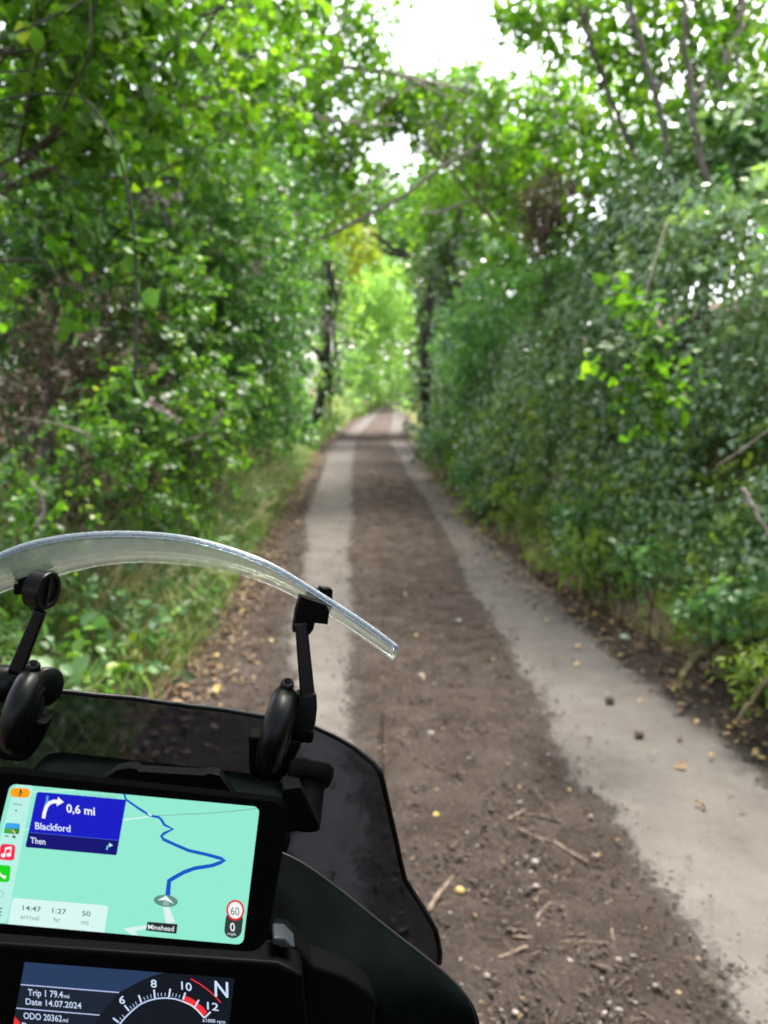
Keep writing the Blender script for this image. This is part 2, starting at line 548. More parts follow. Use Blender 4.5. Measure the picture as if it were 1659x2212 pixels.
def leaf_geo(p, ax, nr, size, shape='oval', fold=.18, curl=.12):
    """p base, ax direction, nr face normal, size -> verts, quads (6 verts, 2 quads a leaf)"""
    ax = unit(ax)
    nr = unit(nr - ax * np.sum(nr * ax, -1, keepdims=True))
    sd_ = np.cross(ax, nr)
    s = size[:, None]
    (a1, w1), (a2, w2) = SHAPES[shape]
    v0 = p
    f = fold
    vR1 = p + ax * s * a1 + sd_ * s * w1 + nr * s * (w1 * f)
    vR2 = p + ax * s * a2 + sd_ * s * w2 + nr * s * (w2 * f - curl * .3)
    vt = p + ax * s - nr * s * curl
    vL2 = p + ax * s * a2 - sd_ * s * w2 + nr * s * (w2 * f - curl * .3)
    vL1 = p + ax * s * a1 - sd_ * s * w1 + nr * s * (w1 * f)
    V = np.stack([v0, vR1, vR2, vt, vL2, vL1], 1).reshape(-1, 3)
    b = np.arange(len(p)) * 6
    Q = np.concatenate([np.stack([b, b + 1, b + 2, b + 3], 1), np.stack([b, b + 3, b + 4, b + 5], 1)])
    return V, Q


def rand_dir(rng, n):
    v = rng.normal(size=(n, 3)); return unit(v)


def sprays(rng, org, out, K, size, spread=1.0, droop=.25, up=.6, svar=.3):
    """twigs with alternate leaves: returns leaf arrays and twig polylines ends"""
    n = len(org)
    out = unit(out)
    L = size * K * .42
    t = (np.arange(K) + .6) / K
    side = unit(np.cross(out, rand_dir(rng, n)))
    alt = np.where(np.arange(K) % 2 == 0, 1.0, -1.0)
    pos = org[:, None] + out[:, None] * (t * L)[None, :, None]
    pos = pos + np.array([0, 0, -1.0]) * (droop * L * t ** 2)[None, :, None]
    pos = pos + rng.normal(size=pos.shape) * size * .25 * spread
    ax = out[:, None] * .55 + side[:, None] * alt[None, :, None] * .9 + rng.normal(size=pos.shape) * .35
    ax = ax + np.array([0, 0, -.35])
    nr = np.array([0, 0, up]) + out[:, None] * .55 + rng.normal(size=pos.shape) * .42
    sz = size * (1 + svar * rng.normal(size=(n, K))).clip(.45, 1.7)
    sp_t = rng.normal(0, .2, size=(n, 1)) + rng.normal(0, .15, size=(n, K))
    ends = np.stack([org - out * L * .3, org + out * L + np.array([0, 0, -1.0]) * droop * L], 1)
    return pos.reshape(-1, 3), np.broadcast_to(ax, pos.shape).reshape(-1, 3), nr.reshape(-1, 3), sz.ravel(), sp_t.ravel(), ends


class Leaves:
    def __init__(s):
        s.V, s.Q, s.T, s.n = [], [], [], 0
        s.ends = []

    def add(s, p, ax, nr, sz, tint, shape, fold=.18, curl=.12):
        V, Q = leaf_geo(p, ax, nr, sz, shape, fold, curl)
        s.Q.append(Q + s.n); s.V.append(V); s.n += len(V)
        s.T.append(np.repeat(tint, 6))

    def build(s, name, mat, parent=None):
        o = np_quads(name, np.concatenate(s.V), np.concatenate(s.Q), mat, None, tint={'tint': np.concatenate(s.T)})
        if parent is not None: under(o, parent)
        return o

    def twigs(s, name, mat, parent, r=.003, frac=.6):
        if not s.ends: return None
        E = np.concatenate(s.ends)
        E = E[np.random.default_rng(5).random(len(E)) < frac]
        a, b = E[:, 0], E[:, 1]
        d = unit(b - a)
        h = unit(np.cross(d, np.array([.3, .2, 1.0])))
        g = np.cross(d, h)
        V = []
        for q, rr in ((a, r), (b, r * .5)):
            for k in range(3):
                an = 2 * PI * k / 3
                V.append(q + rr * (math.cos(an) * h + math.sin(an) * g))
        V = np.stack(V, 1).reshape(-1, 3)
        bb = np.arange(len(a)) * 6
        Q = np.concatenate([np.stack([bb + k, bb + (k + 1) % 3, bb + 3 + (k + 1) % 3, bb + 3 + k], 1) for k in range(3)])
        o = tag(np_quads(name, V, Q, mat), kind='stuff')
        if parent is not None: under(o, parent)
        return o


def curve_pts(a, b, n=9, bend=.12, rng=None, sag=0.0):
    a, b = np.array(a, float), np.array(b, float)
    t = np.linspace(0, 1, n)[:, None]
    L = np.linalg.norm(b - a)
    off = (rng.normal(size=3) if rng is not None else np.zeros(3)) * bend * L
    w = (rng.normal(size=(n, 3)) if rng is not None else np.zeros((n, 3))) * .012 * L
    w[0] = w[-1] = 0
    return a + (b - a) * t + off * np.sin(PI * t) * .6 + w + np.array([0, 0, -sag * L]) * np.sin(PI * t)


KF = 1.9      # overall leaf density


def fill_blobs(lv, rng, blobs, size, shape, k=2.2, K=8, tint0=.45, droop=.25, up=.6, squash=1.0, shell=.5, clump=.5):
    """blobs: (centre xyz, radius); fills each with sprays, gaps from clumping noise"""
    SH = SHAPES[shape]; area = size * size * (SH[0][1] + SH[1][1]) * .75
    for c, r in blobs:
        n = int(KF * k * PI * r * r / area / K)
        if n < 1: n = 1
        d = rand_dir(rng, n)
        rad = r * rng.random(n) ** shell * (1 + .18 * rng.normal(size=n))
        off = d * rad[:, None]
        off[:, 2] *= squash
        o = np.array(c) + off
        cl = fbm(o * (1.6 / max(r, .3)) + 7.3, 3, 17)
        keep = rng.random(n) < np.clip((cl - .5) * 4 * clump + .75, .12, 1)
        o, d = o[keep], d[keep]
        if not len(o): continue
        out = unit(d + rng.normal(size=d.shape) * .45 + np.array([0, 0, .05]))
        p, ax, nr, sz, tt_, en = sprays(rng, o, out, K, size, droop=droop, up=up)
        lv.add(p, ax, nr, sz, tint0 + tt_, shape)
        lv.ends.append(en)


def blob_px(lst):
    return [(P(px, py, D), r) for px, py, D, r in lst]


def plant(name, label, cat, blobs, size, leaf, shape='oval', k=2.2, K=8, seed=1, trunk=None, stemr=.02, bark='bark', twig=None,
          group=None, tint0=.45, droop=.25, up=.6, limbs=True, shade_blobs=(), wk=.5, flowers=(), clump=.5, crown_name='foliage', trunk_name='stem', extra=None, squash=1.0):
    """a bush or tree: foliage from blobs, stem (list of points) and limbs reaching into the blobs"""
    rng = np.random.default_rng(seed)
    B = blob_px(blobs)
    if trunk is None:
        cx = np.mean([c for c, r in B], axis=0)
        if xl(cx[1]) - .3 < cx[0] < xr(cx[1]) + .3:
            cx = cx.copy(); cx[0] = xl(cx[1]) - .5 if cx[0] < (xl(cx[1]) + xr(cx[1])) / 2 else xr(cx[1]) + .5
        gz = float(terr(cx[0], cx[1]))
        trunk = [np.array([cx[0], cx[1], gz - .05]), np.array([cx[0] + .1, cx[1], max(gz + .5, cx[2] - .2)])]
    trunk = np.array(trunk, float)
    root = thing(name, label, cat, trunk[0], group)
    lv = Leaves()
    fill_blobs(lv, rng, B, size, shape, k, K, tint0, droop, up, squash, clump=clump)
    if shade_blobs:  # unseen clumps over and behind the camera, added to shade bike and near ground
        fill_blobs(lv, rng, [(np.array(c, float), r) for c, r in shade_blobs], size * 1.6, shape, wk, K, tint0, droop, up, squash, clump=clump)
    lv.build(crown_name, M[leaf], root)
    if flowers:
        fl = Leaves(); fill_blobs(fl, rng, blob_px(flowers), size * .45, 'oval', .8, 10, .5, 0, .5, clump=.9)
        fl.build('seed_heads', M['flower'], root)
    mb = MB()
    if len(trunk) == 2:
        tp = curve_pts(trunk[0], trunk[1], 9, .06, rng)
    else:
        t = np.linspace(0, 1, len(trunk)); tq = np.linspace(0, 1, 4 * len(trunk))
        tp = np.stack([np.interp(tq, t, trunk[:, q]) for q in range(3)], 1)
        tp[1:-1] += rng.normal(size=tp[1:-1].shape) * stemr * .25
    rr = np.linspace(stemr, stemr * .45, len(tp))
    mb.tube(tp, rr, 8)
    if limbs:
        for c, r in B:
            q = tp[int(len(tp) * rng.uniform(.45, .98))]
            lp = curve_pts(q, c, 8, .12, rng)
            mb.tube(lp, np.linspace(stemr * .5, stemr * .14, 8), 5)
            for _ in range(3):
                e = c + rand_dir(rng, 1)[0] * r * .9
                s0 = lp[int(rng.integers(4, 8))]
                mb.tube(curve_pts(s0, e, 5, .12, rng), np.linspace(stemr * .2, stemr * .06, 5), 4)
    st = under(mb.build(trunk_name, M[bark], None, True), root)
    if twig:
        lv.twigs('twigs', M[twig], root, .0022)
    return root, lv, rng

# ------------------------------------------------------------------ right bank: ivy
def ivy_surface(y, t, seed=0):
    """t 0 base .. 1 top of the ivy-clad bank face"""
    h = 2.55 + .3 * np.sin(y * .9 + 1) + .2 * np.sin(y * .37) + .03 * y
    x = xr(y) + .12 + .72 * t ** 1.3
    z = zroad(y) + .14 + t * h
    b = (fbm(np.stack([y * 1.5, z * .9, y * 0 + seed], -1), 3, 41) - .5) * 1.1 + (fbm(np.stack([y * 4.2, z * 3.2, y * 0 + seed], -1), 2, 43) - .5) * .42
    b2 = fbm(np.stack([y * .45, z * .45, y * 0 + seed], -1), 2, 47) - .5
    return x - np.maximum(b * .65 + b2 * .35, -.16) - .03, z


rng = np.random.default_rng(77)
lv = Leaves()
def ivy_patch(lv, rng, y0, y1, dens, size, t0=0.0, t1=1.0, tint0=.4):
    n = int(dens * (y1 - y0) * 3.1)
    y = rng.uniform(y0, y1, n); t = rng.uniform(t0, t1, n) ** .9
    # sparser and ragged near the foot of the bank
    keep = rng.random(n) < np.clip(.5 + t * 5.5 + (fbm(np.stack([y * 1.3, t * 3, y * 0], -1), 3, 5) - .5) * 1.6, .08, 1)
    hole = fbm(np.stack([y * 2.1, t * 5.5, y * 0], -1), 2, 333)
    ragged = fbm(np.stack([y * 1.6, y * 0, y * 0 + 9], -1), 3, 71)
    keep &= rng.random(n) < np.clip(1.0 - (t - (.45 + .75 * (ragged - .25))) * 2.4, .06, 1)
    keep &= rng.random(n) < np.clip((hole - .30) * 9 + .12, .04, 1)
    y, t = y[keep], t[keep]; n = len(y)
    x, z = ivy_surface(y, t)
    e = .04
    x1, z1 = ivy_surface(y + e, t); x2, z2 = ivy_surface(y, t + e)
    du = np.stack([x1 - x, np.full(n, e), z1 - z], -1); dv = np.stack([x2 - x, np.zeros(n), z2 - z], -1)
    nr = unit(np.cross(dv, du)); nr[nr[:, 0] > 0] *= -1
    p = np.stack([x, y, z], -1) + nr * (rng.uniform(-.20, .05, n) + .10 * (rng.random(n) < .12))[:, None]
    ax = np.array([0, 0, -1.0]) + rng.normal(size=(n, 3)) * .55
    nn = nr * .8 + np.array([0, -.1, .75]) + rng.normal(size=(n, 3)) * .42
    lv.add(p, ax, nn, size * np.clip(1 + .42 * rng.normal(size=n), .35, 2.1), tint0 + rng.normal(0, .2, n), 'ivy', .2, .1)
ivy_patch(lv, rng, -3, 2.2, 650, .07)
ivy_patch(lv, rng, 2.2, 6, 5600, .033)
ivy_patch(lv, rng, 6, 11, 3600, .041)
ivy_patch(lv, rng, 11, 19, 1700, .058)
o = lv.build('ivy', M['ivy'])
# brighter sprays, dead bits and bare stems growing out through the ivy
lv2 = Leaves()
n = 900
y = rng.uniform(2.6, 17, n); t = rng.random(n) ** 1.0
kk_ = fbm(np.stack([y * .9, t * 3, y * 0], -1), 3, 95)
y, t = y[kk_ > .5], t[kk_ > .5]; n = len(y)
x, z = ivy_surface(y, t)
p_, ax_, nr_, sz_, tt_, en_ = sprays(rng, np.stack([x + .02, y, z], -1), np.array([-.8, -.25, .25]) + rng.normal(size=(n, 3)) * .5, 7, .045, droop=.5)
lv2.add(p_, ax_, nr_, sz_ * (1 + .03 * p_[:, 1]), .4 + tt_, 'oval'); lv2.ends.append(en_)
o2 = lv2.build('undergrowth', M['hedge'])
tag(o2, 'lighter green sprays of bramble and weed pushing out through the ivy of the right bank', 'undergrowth', kind='stuff')
lv3 = Leaves()
n = 1700
y = 2.4 + 14.6 * rng.random(n) ** 1.25; t = rng.random(n) ** 2.0 * .55 - .06
x, z = ivy_surface(y, t)
p_, ax_, nr_, sz_, tt_, en_ = sprays(rng, np.stack([x - .02 - .14 * rng.random(n), y, z - .12 * rng.random(n)], -1), np.array([-.6, -.2, .25]) + rng.normal(size=(n, 3)) * .5, 6, .034, droop=.4)
lv3.add(p_, ax_, nr_, sz_ * (1 + .03 * p_[:, 1]), .5 + tt_, 'oval')
tag(lv3.build('undergrowth', M['fern']), 'yellowish low weeds along the foot of the ivy-clad right bank', 'undergrowth', kind='stuff')
tag(o, 'dense dark glossy ivy carpeting the steep bank on the right of the lane', 'ivy', kind='stuff')

# stems and runners inside the ivy
# ------------------------------------------------------------------ left hedge and canopy
def gl(x, y, dz=-.05): return np.array([x, y, float(terr(x, y)) + dz])

plant('hazel_tree', 'broad-leaved hazel with big bright leaves hanging over the top left corner', 'tree',
      [(60, 60, 2.7, .42), (235, 90, 2.9, .40), (430, 40, 3.3, .42), (110, 300, 2.8, .33), (330, 260, 3.2, .36), (520, 190, 3.8, .33),
       (560, 10, 4, .4), (60, 560, 3.0, .22), (540, 260, 3.6, .16), (250, -120, 2.9, .5), (60, -150, 2.6, .5)],
      .042, 'hazel', 'broad', 1.0, 8, 11, [gl(-2.1, 3.0), np.array([-2.0, 2.9, 2.0]), np.array([-1.7, 2.9, 3.0])], .035, 'bark', 'cane', tint0=.4, flowers=[], shade_blobs=[((-1.6, 1.2, 4.2), 1.3), ((-.6, -.6, 4.6), 1.5), ((.6, .3, 4.8), 1.3), ((0, -2.6, 4.2), 1.6)], wk=.6)  # overhead clumps at the end are out of view, added to block skylight
rt = bpy.data.objects['hazel_tree']
for pts, r in (([(40, 330, 2.9), (70, 190, 2.6), (85, 90, 2.5), (75, -40, 2.5)], .007), ([(100, 320, 2.8), (150, 200, 2.5), (195, 130, 2.4), (197, 60, 2.4), (190, -30, 2.4)], .006),
               ([(300, 330, 3.1), (380, 180, 3.2), (435, 85, 3.3), (475, 10, 3.4), (490, -40, 3.4)], .010), ([(-20, 120, 2.5), (75, 108, 2.5), (140, 75, 2.6), (260, 5, 2.8)], .007), ([(330, 380, 3.2), (420, 330, 3.4), (480, 300, 3.6), (540, 262, 3.6)], .006)):
    q = np.array([P(*a) for a in pts]); t = np.linspace(0, 1, len(q)); tq = np.linspace(0, 1, 16)
    q = np.stack([np.interp(tq, t, q[:, k]) for k in range(3)], 1)
    for _ in range(3): q[1:-1] = (q[:-2] + 2 * q[1:-1] + q[2:]) / 4
    mb = MB(); mb.tube(q, np.linspace(r, r * .5, 16), 6)
    under(mb.build('branch', M['twigbark'], None, True), rt)
plant('hawthorn_bush', 'tall leafy hawthorn rising behind the arching cane in the left hedge', 'bush',
      [(90, 230, 5.4, .75), (400, 330, 6.0, .75), (210, 540, 5.5, .65), (440, 540, 6.2, .6), (60, 420, 5.0, .55), (330, 430, 5.8, .6),
       (60, 40, 5.4, .8), (280, 30, 5.6, .8), (40, 640, 5.2, .5), (500, 400, 6.6, .5)],
      .033, 'hedge', 'oval', 2.0, 9, 12, [gl(-2.4, 5.4), np.array([-2.3, 5.4, 1.8]), np.array([-2.0, 5.5, 3.2])], .05, 'bark', 'bark', tint0=.5, clump=1.1)
plant('hawthorn_bush', 'dark leafy back row of the left hedge seen through the gaps at the left edge', 'bush',
      [(40, 560, 7.6, .9), (150, 680, 7.8, .85), (120, 470, 8, .9), (260, 620, 8.2, .85), (30, 760, 7.2, .7), (330, 780, 8.2, .8), (210, 830, 7.8, .7), (60, 920, 7, .6), (380, 650, 8.4, .8), (300, 420, 8.4, .8)],
      .055, 'hedge', 'oval', 1.4, 9, 22, [gl(-3.6, 7.8), np.array([-3.5, 7.8, 2.2]), np.array([-3.3, 7.8, 3.4])], .05, 'bark', None, tint0=.4, clump=.8)
plant('bramble_bush', 'sprawling bramble with fresh green leaves low in the left hedge', 'bush',
      [(170, 940, 3.9, .18), (300, 880, 4.3, .36), (390, 800, 4.8, .4), (120, 1090, 3.6, .16), (40, 1050, 3.6, .14), (300, 1060, 4.2, .26),
       (420, 960, 4.9, .33), (60, 1180, 3.4, .2), (350, 620, 5.0, .35), (470, 870, 5.4, .3)],
      .033, 'bramble', 'broad', 1.5, 8, 13, [gl(-1.9, 3.9), np.array([-1.85, 4.0, 1.1])], .014, 'cane', 'cane', tint0=.45, clump=1.0)
plant('dead_bush', 'bare brown tangle of dead twigs behind the bramble on the left', 'bush',
      [(150, 760, 4.6, .42), (250, 900, 4.8, .4), (60, 850, 4.4, .4), (380, 930, 5.3, .4), (120, 1000, 4.6, .4), (270, 730, 5.0, .35)],
      .04, 'dead', 'lance', .7, 10, 14, [gl(-2.5, 5.2), np.array([-2.4, 5.2, 1.3])], .02, 'bark', 'bark')
plant('blackthorn_bush', 'bushy blackthorn in mid green leaf halfway along the left hedge', 'bush',
      [(480, 640, 7.0, .62), (545, 800, 7.6, .6), (430, 700, 6.4, .5), (500, 900, 7.8, .34), (470, 480, 7.0, .62), (560, 520, 8, .62),
       (590, 680, 8.6, .5), (460, 850, 6.8, .4)],
      .048, 'hedge', 'oval', 1.9, 9, 15, [gl(-2.5, 7.2), np.array([-2.4, 7.3, 2.0])], .05, 'bark', 'bark', tint0=.52, clump=.9, flowers=[(330, 430, 5.4, .15), (540, 560, 6.6, .15), (345, 885, 4.2, .05), (480, 250, 6, .15), (450, 520, 6, .12)])
plant('hawthorn_bush', 'pale-topped hawthorn with pinkish seed heads next along the left hedge', 'bush',
      [(525, 590, 10, .8), (530, 730, 11, .7), (570, 860, 12, .5), (560, 440, 10, .8), (540, 330, 9, .75), (545, 510, 11.5, .7), (590, 920, 10.5, .35), (635, 945, 12.5, .22)],
      .075, 'hedge', 'oval', 1.9, 9, 16, [gl(-2.4, 10.5), np.array([-2.3, 10.6, 2.8])], .06, 'bark', None, tint0=.6, flowers=[(480, 330, 8, .3), (560, 420, 8.5, .3), (590, 470, 9, .25), (700, 690, 10, .12), (610, 590, 9.5, .2)])
plant('elder_bush', 'blue-green elder bush before the dark ivied trunk on the left', 'bush',
      [(560, 640, 15, .85), (572, 780, 16, .8), (545, 530, 15.5, .85), (620, 880, 17, .5), (560, 720, 14.5, .8), (608, 700, 17.5, .6), (635, 930, 16.5, .35), (640, 820, 17, .35), (625, 620, 18, .5)],
      .10, 'bluegreen', 'oval', 2.0, 8, 17, [gl(-2.4, 15.5), np.array([-2.2, 15.6, 3])], .06, 'bark', None, tint0=.6)
plant('ivied_tree', 'dark ivy-wrapped trunk standing at the left edge of the far lane', 'tree',
      [(712, 690, 21, .42), (716, 760, 21, .38), (716, 830, 21, .36), (714, 900, 21.2, .32), (700, 620, 21, .5), (690, 560, 21, .6)],
      .11, 'ivy', 'ivy', 2.4, 7, 18, [gl(-2.1, 21.2), np.array([-1.55, 21.2, 2.0]), np.array([-1.45, 21.2, 5])], .16, 'darkbark', None, crown_name='ivy', trunk_name='trunk', tint0=.5)

# canopy over the lane
rt, lvx, rgx = plant('ash_tree', 'tall tree on the left whose thin branches reach across the lane under the sky gap', 'tree',
      [(650, 120, 10, .85), (755, 70, 10.5, .6), (715, 265, 11, .75), (800, 150, 11.2, .42), (640, 350, 11, .85), (775, 385, 13, .6), (560, 180, 9, .85),
       (520, 60, 8.2, .85), (680, -70, 9.5, .9), (822, 40, 11.5, .28), (840, 215, 12, .3), (690, 420, 13, .8), (790, 250, 12, .4), (830, -60, 11, .4), (850, 215, 12, .42), (905, 212, 12.5, .4), (870, 240, 12, .34), (950, 225, 12.5, .4), (810, 180, 12, .4), (1000, 205, 12.5, .36), (1050, 215, 12.5, .34), (890, 190, 12.2, .3), (970, 175, 12.2, .28), (1110, 215, 12.5, .3)],
      .085, 'hazel', 'oval', 1.35, 8, 19, [gl(-3.0, 10.0), np.array([-2.8, 10.0, 2.5]), np.array([-2.2, 10.3, 5.2])], .09, 'palebark', None, crown_name='crown', trunk_name='trunk', tint0=.5)
rt = bpy.data.objects['ash_tree']
for pts, r in (([(560, 210, 8.2), (640, 235, 8.4), (720, 262, 8.6), (800, 272, 8.9), (860, 268, 9.2)], .022), ([(690, 262, 8.6), (740, 262, 8.5), (790, 275, 8.6)], .012),
               ([(590, 95, 8.4), (670, 72, 8.8), (740, 40, 9.2), (800, 10, 9.6)], .018), ([(430, 160, 8), (520, 110, 8), (560, 60, 8.2), (600, -20, 8.4)], .016),
               ([(560, 210, 8.2), (480, 160, 8), (380, 110, 7.6)], .024)):
    q = np.array([P(*a) for a in pts]); t = np.linspace(0, 1, len(q)); tq = np.linspace(0, 1, 14)
    q = np.stack([np.interp(tq, t, q[:, k]) for k in range(3)], 1) + np.random.default_rng(3).normal(size=(14, 3)) * .012
    mb = MB(); mb.tube(q, np.linspace(r, r * .4, 14), 6)
    under(mb.build('branch', M['palebark'], None, True), rt)

plant('field_maple', 'leafy maple arching over the lane beyond the sky gap', 'tree',
      [(960, 250, 15, .62), (905, 215, 14.5, .3), (1010, 290, 15, .7), (960, 345, 16.5, .75), (1060, 240, 13.5, .5), (1120, 290, 12.5, .75), (1200, 260, 11.5, .45),
       (1090, 380, 14, .85), (1000, 420, 18, 1.1), (930, 440, 19, .9), (1150, 340, 11, .6), (1010, 160, 14.5, .22), (1050, 190, 14, .3), (1240, 270, 10, .55), (1185, 210, 11, .38), (1290, 230, 9.5, .45), (950, 180, 14, .22), (880, 228, 13, .3), (835, 232, 12.5, .28), (930, 225, 13.5, .35), (935, 290, 15, .3)],
      .09, 'hazel', 'oval', 1.9, 8, 20, [gl(2.6, 14.5), np.array([2.5, 14.5, 3.4]), np.array([2.0, 14.8, 6.0])], .10, 'palebark', None, crown_name='crown', trunk_name='trunk', tint0=.45)
plant('oak_tree', 'big tree closing the tunnel roof over the far lane', 'tree',
      [(760, 420, 24, 1.0), (850, 440, 25, 1.1), (930, 480, 24, 1.2), (1000, 520, 22, 1.0), (690, 450, 23, 1.0), (890, 430, 26, .8), (980, 440, 24, 1.2), (800, 510, 26, .8), (940, 560, 24, 1.0), (1060, 470, 22, 1.2)],
      .15, 'hedge', 'oval', 1.9, 8, 21, [gl(3.0, 23), np.array([2.6, 23, 3.5]), np.array([2.2, 23.3, 7.2])], .2, 'darkbark', None, crown_name='crown', trunk_name='trunk', tint0=.6)

# right saplings
def sapling(label, px, r, blobs, seed, bark, leaf='hazel', size=.055, k=1.25, shade_bl=()):
    px = [(a[0], a[1], a[2] - .75) for a in px]; blobs = [(a[0], a[1], a[2] - (.2 if n_ % 2 else -.5), a[3]) for n_, a in enumerate(blobs)]
    pts = [P(*a) for a in px]
    b = pts[0]
    base = np.array([b[0], b[1], min(b[2], float(terr(b[0], b[1]))) - .05])
    return plant('sapling', label, 'sapling', blobs, size, leaf, 'broad', k, 7, seed, [base] + pts, r * .85, bark, None,
                 shade_blobs=shade_bl, wk=.7,                 group='thin saplings on the right bank', tint0=.45, crown_name='crown', trunk_name='trunk')
sapling('slender grey sapling leaning in toward the lane, nearest to the sky gap', [(1385, 370, 7.6), (1334, 245, 7.6), (1304, 165, 7.5), (1269, 75, 7.4), (1235, -40, 7.3)], .032,
        [(1130, 30, 8, .32), (1120, 10, 7.8, .28), (1165, 60, 8, .3), (1215, 55, 7.8, .42), (1190, 10, 7.8, .4), (1290, 30, 7.6, .45), (1270, 150, 7.6, .25), (1120, -40, 8, .3)], 31, 'bark', shade_bl=())
sapling('long straight sapling rising from the ivy with its stem bare almost to the ivy', [(1484, 530, 6.5), (1454, 375, 6.6), (1424, 240, 6.7), (1389, 115, 6.8), (1359, -10, 6.8), (1330, -140, 6.8)], .036,
        [(1360, 60, 6.8, .45), (1440, 130, 6.7, .35), (1390, 210, 6.8, .3), (1330, -60, 6.8, .5), (1340, 150, 6.9, .28)], 32, 'bark', shade_bl=[((2.6, .2, 4.8), 1.2)])
sapling('darker upright sapling between the long straight one and the forked grey stems', [(1530, 410, 6.1), (1499, 240, 6.2), (1484, 120, 6.3), (1474, 0, 6.3), (1465, -140, 6.3)], .034,
        [(1500, 40, 6.3, .42), (1540, 150, 6.2, .35), (1460, -60, 6.3, .5), (1580, 230, 6.0, .3), (1490, 260, 6.3, .22)], 33, 'bark', shade_bl=[((1.6, -1.0, 5.2), 1.5), ((2.6, -1.4, 3.6), 1.3)])
sapling('pale forked sapling in the top right corner', [(1549, 230, 6.8), (1556, 150, 6.8), (1594, 75, 6.8), (1609, 0, 6.8), (1618, -120, 6.8)], .045,
        [(1610, 110, 6.6, .45), (1640, 20, 6.4, .45), (1560, -40, 6.6, .45), (1650, 240, 6.2, .35)], 34, 'palebark')
sapling('short pale sapling stem half hidden beside the leaning grey one', [(1340, 320, 8.2), (1322, 250, 8.2), (1309, 195, 8.2), (1300, 120, 8.2)], .024,
        [(1300, 140, 8.2, .25), (1350, 200, 8.3, .25)], 35, 'palebark')

plant('holly_bush', 'dark glossy bush in the right hedge just above the ivy', 'bush',
      [(1600, 360, 5.6, .42), (1490, 420, 6, .4), (1620, 500, 5.0, .36), (1560, 330, 6.2, .4), (1400, 440, 6.6, .36), (1650, 300, 5.6, .4), (1540, 520, 5.4, .3), (1440, 560, 5.8, .28)],
      .06, 'ivy', 'oval', 1.9, 8, 41, None, .03, 'bark', None, tint0=.6)
plant('hedge_bush', 'mixed mid green hedge growing between the sapling stems above the ivy', 'bush',
      [(1440, 330, 7.6, .42), (1520, 300, 7.8, .42), (1600, 260, 7.4, .42), (1380, 320, 8.2, .4), (1650, 190, 7.2, .4), (1500, 380, 5.9, .22), (1590, 330, 5.6, .22), (1420, 400, 6.2, .22), (1640, 260, 5.4, .22), (1550, 270, 6.0, .24), (1330, 410, 8.0, .32), (1460, 470, 7.1, .34), (1570, 430, 6.8, .4), (1640, 420, 6.3, .4), (1300, 500, 7.4, .3), (1360, 520, 7.0, .3), (1250, 570, 8.6, .4), (1210, 620, 9, .4), (1290, 580, 7.6, .35), (1235, 610, 8.3, .36), (1195, 640, 9.2, .4), (1150, 650, 10, .4), (1270, 640, 7.6, .3)],
      .048, 'hedge', 'oval', 1.5, 8, 47, None, .03, 'bark', None, tint0=.55)
plant('hazel_bush', 'bright hazel bush topping the right hedge above the brown hollow', 'bush',
      [(1300, 330, 8, .42), (1230, 390, 8.6, .36), (1150, 440, 10, .42), (1080, 520, 12, .55), (1300, 440, 7.4, .28), (1110, 560, 11, .5), (1370, 360, 7.2, .3), (1180, 300, 9.5, .4)],
      .075, 'hazel', 'broad', 1.5, 7, 42, None, .03, 'bark', None, tint0=.42)
plant('dead_bush', 'withered brown bush filling a hollow in the right hedge', 'bush',
      [(1185, 430, 8.2, .24), (1200, 500, 8.0, .22), (1170, 480, 8.4, .22), (1225, 450, 7.8, .2)],
      .05, 'dead', 'lance', 2.2, 9, 43, None, .02, 'bark', 'bark')
plant('privet_bush', 'rounded pale green shrub bulging out past the ivy toward the far lane', 'bush',
      [(1040, 760, 12.6, .72), (1050, 670, 12.6, .7), (1010, 850, 13, .5), (1095, 640, 11.6, .6), (1000, 760, 14, .55), (1100, 740, 11.2, .5), (1130, 600, 10.4, .5)],
      .085, 'bluegreen', 'oval', 1.9, 8, 44, None, .04, 'bark', None, tint0=.68)
plant('ivied_tree', 'ivy-clad trunk standing right at the edge of the far lane', 'tree',
      [(926, 640, 20.5, .36), (926, 680, 20.5, .34), (926, 720, 20.5, .34), (926, 760, 20.5, .34), (924, 800, 20.5, .34), (924, 840, 20.5, .34), (922, 880, 20.5, .36), (918, 920, 20.5, .4), (932, 580, 20.5, .5)],
      .10, 'ivy', 'ivy', 3.6, 7, 45, [gl(1.22, 20.7), np.array([1.19, 20.7, 2.4]), np.array([1.25, 20.7, 5.6])], .22, 'darkbark', None, crown_name='ivy', trunk_name='trunk', tint0=.25, limbs=False)
plant('ivied_tree', 'thick dark ivy-clad trunk behind the pale green rounded shrub', 'tree',
      [(985, 560, 18, .55), (985, 610, 18, .42), (985, 660, 18, .4), (985, 710, 18, .4), (985, 760, 18, .4), (980, 820, 18, .4), (975, 880, 18, .4), (1010, 520, 17.5, .65), (960, 560, 18.5, .6), (1040, 580, 16, .5)],
      .10, 'ivy', 'ivy', 3.4, 7, 46, [gl(1.7, 18.2), np.array([1.69, 18.2, 2.4]), np.array([1.75, 18.2, 5.6])], .25, 'darkbark', None, crown_name='ivy', trunk_name='trunk', tint0=.2, limbs=False)

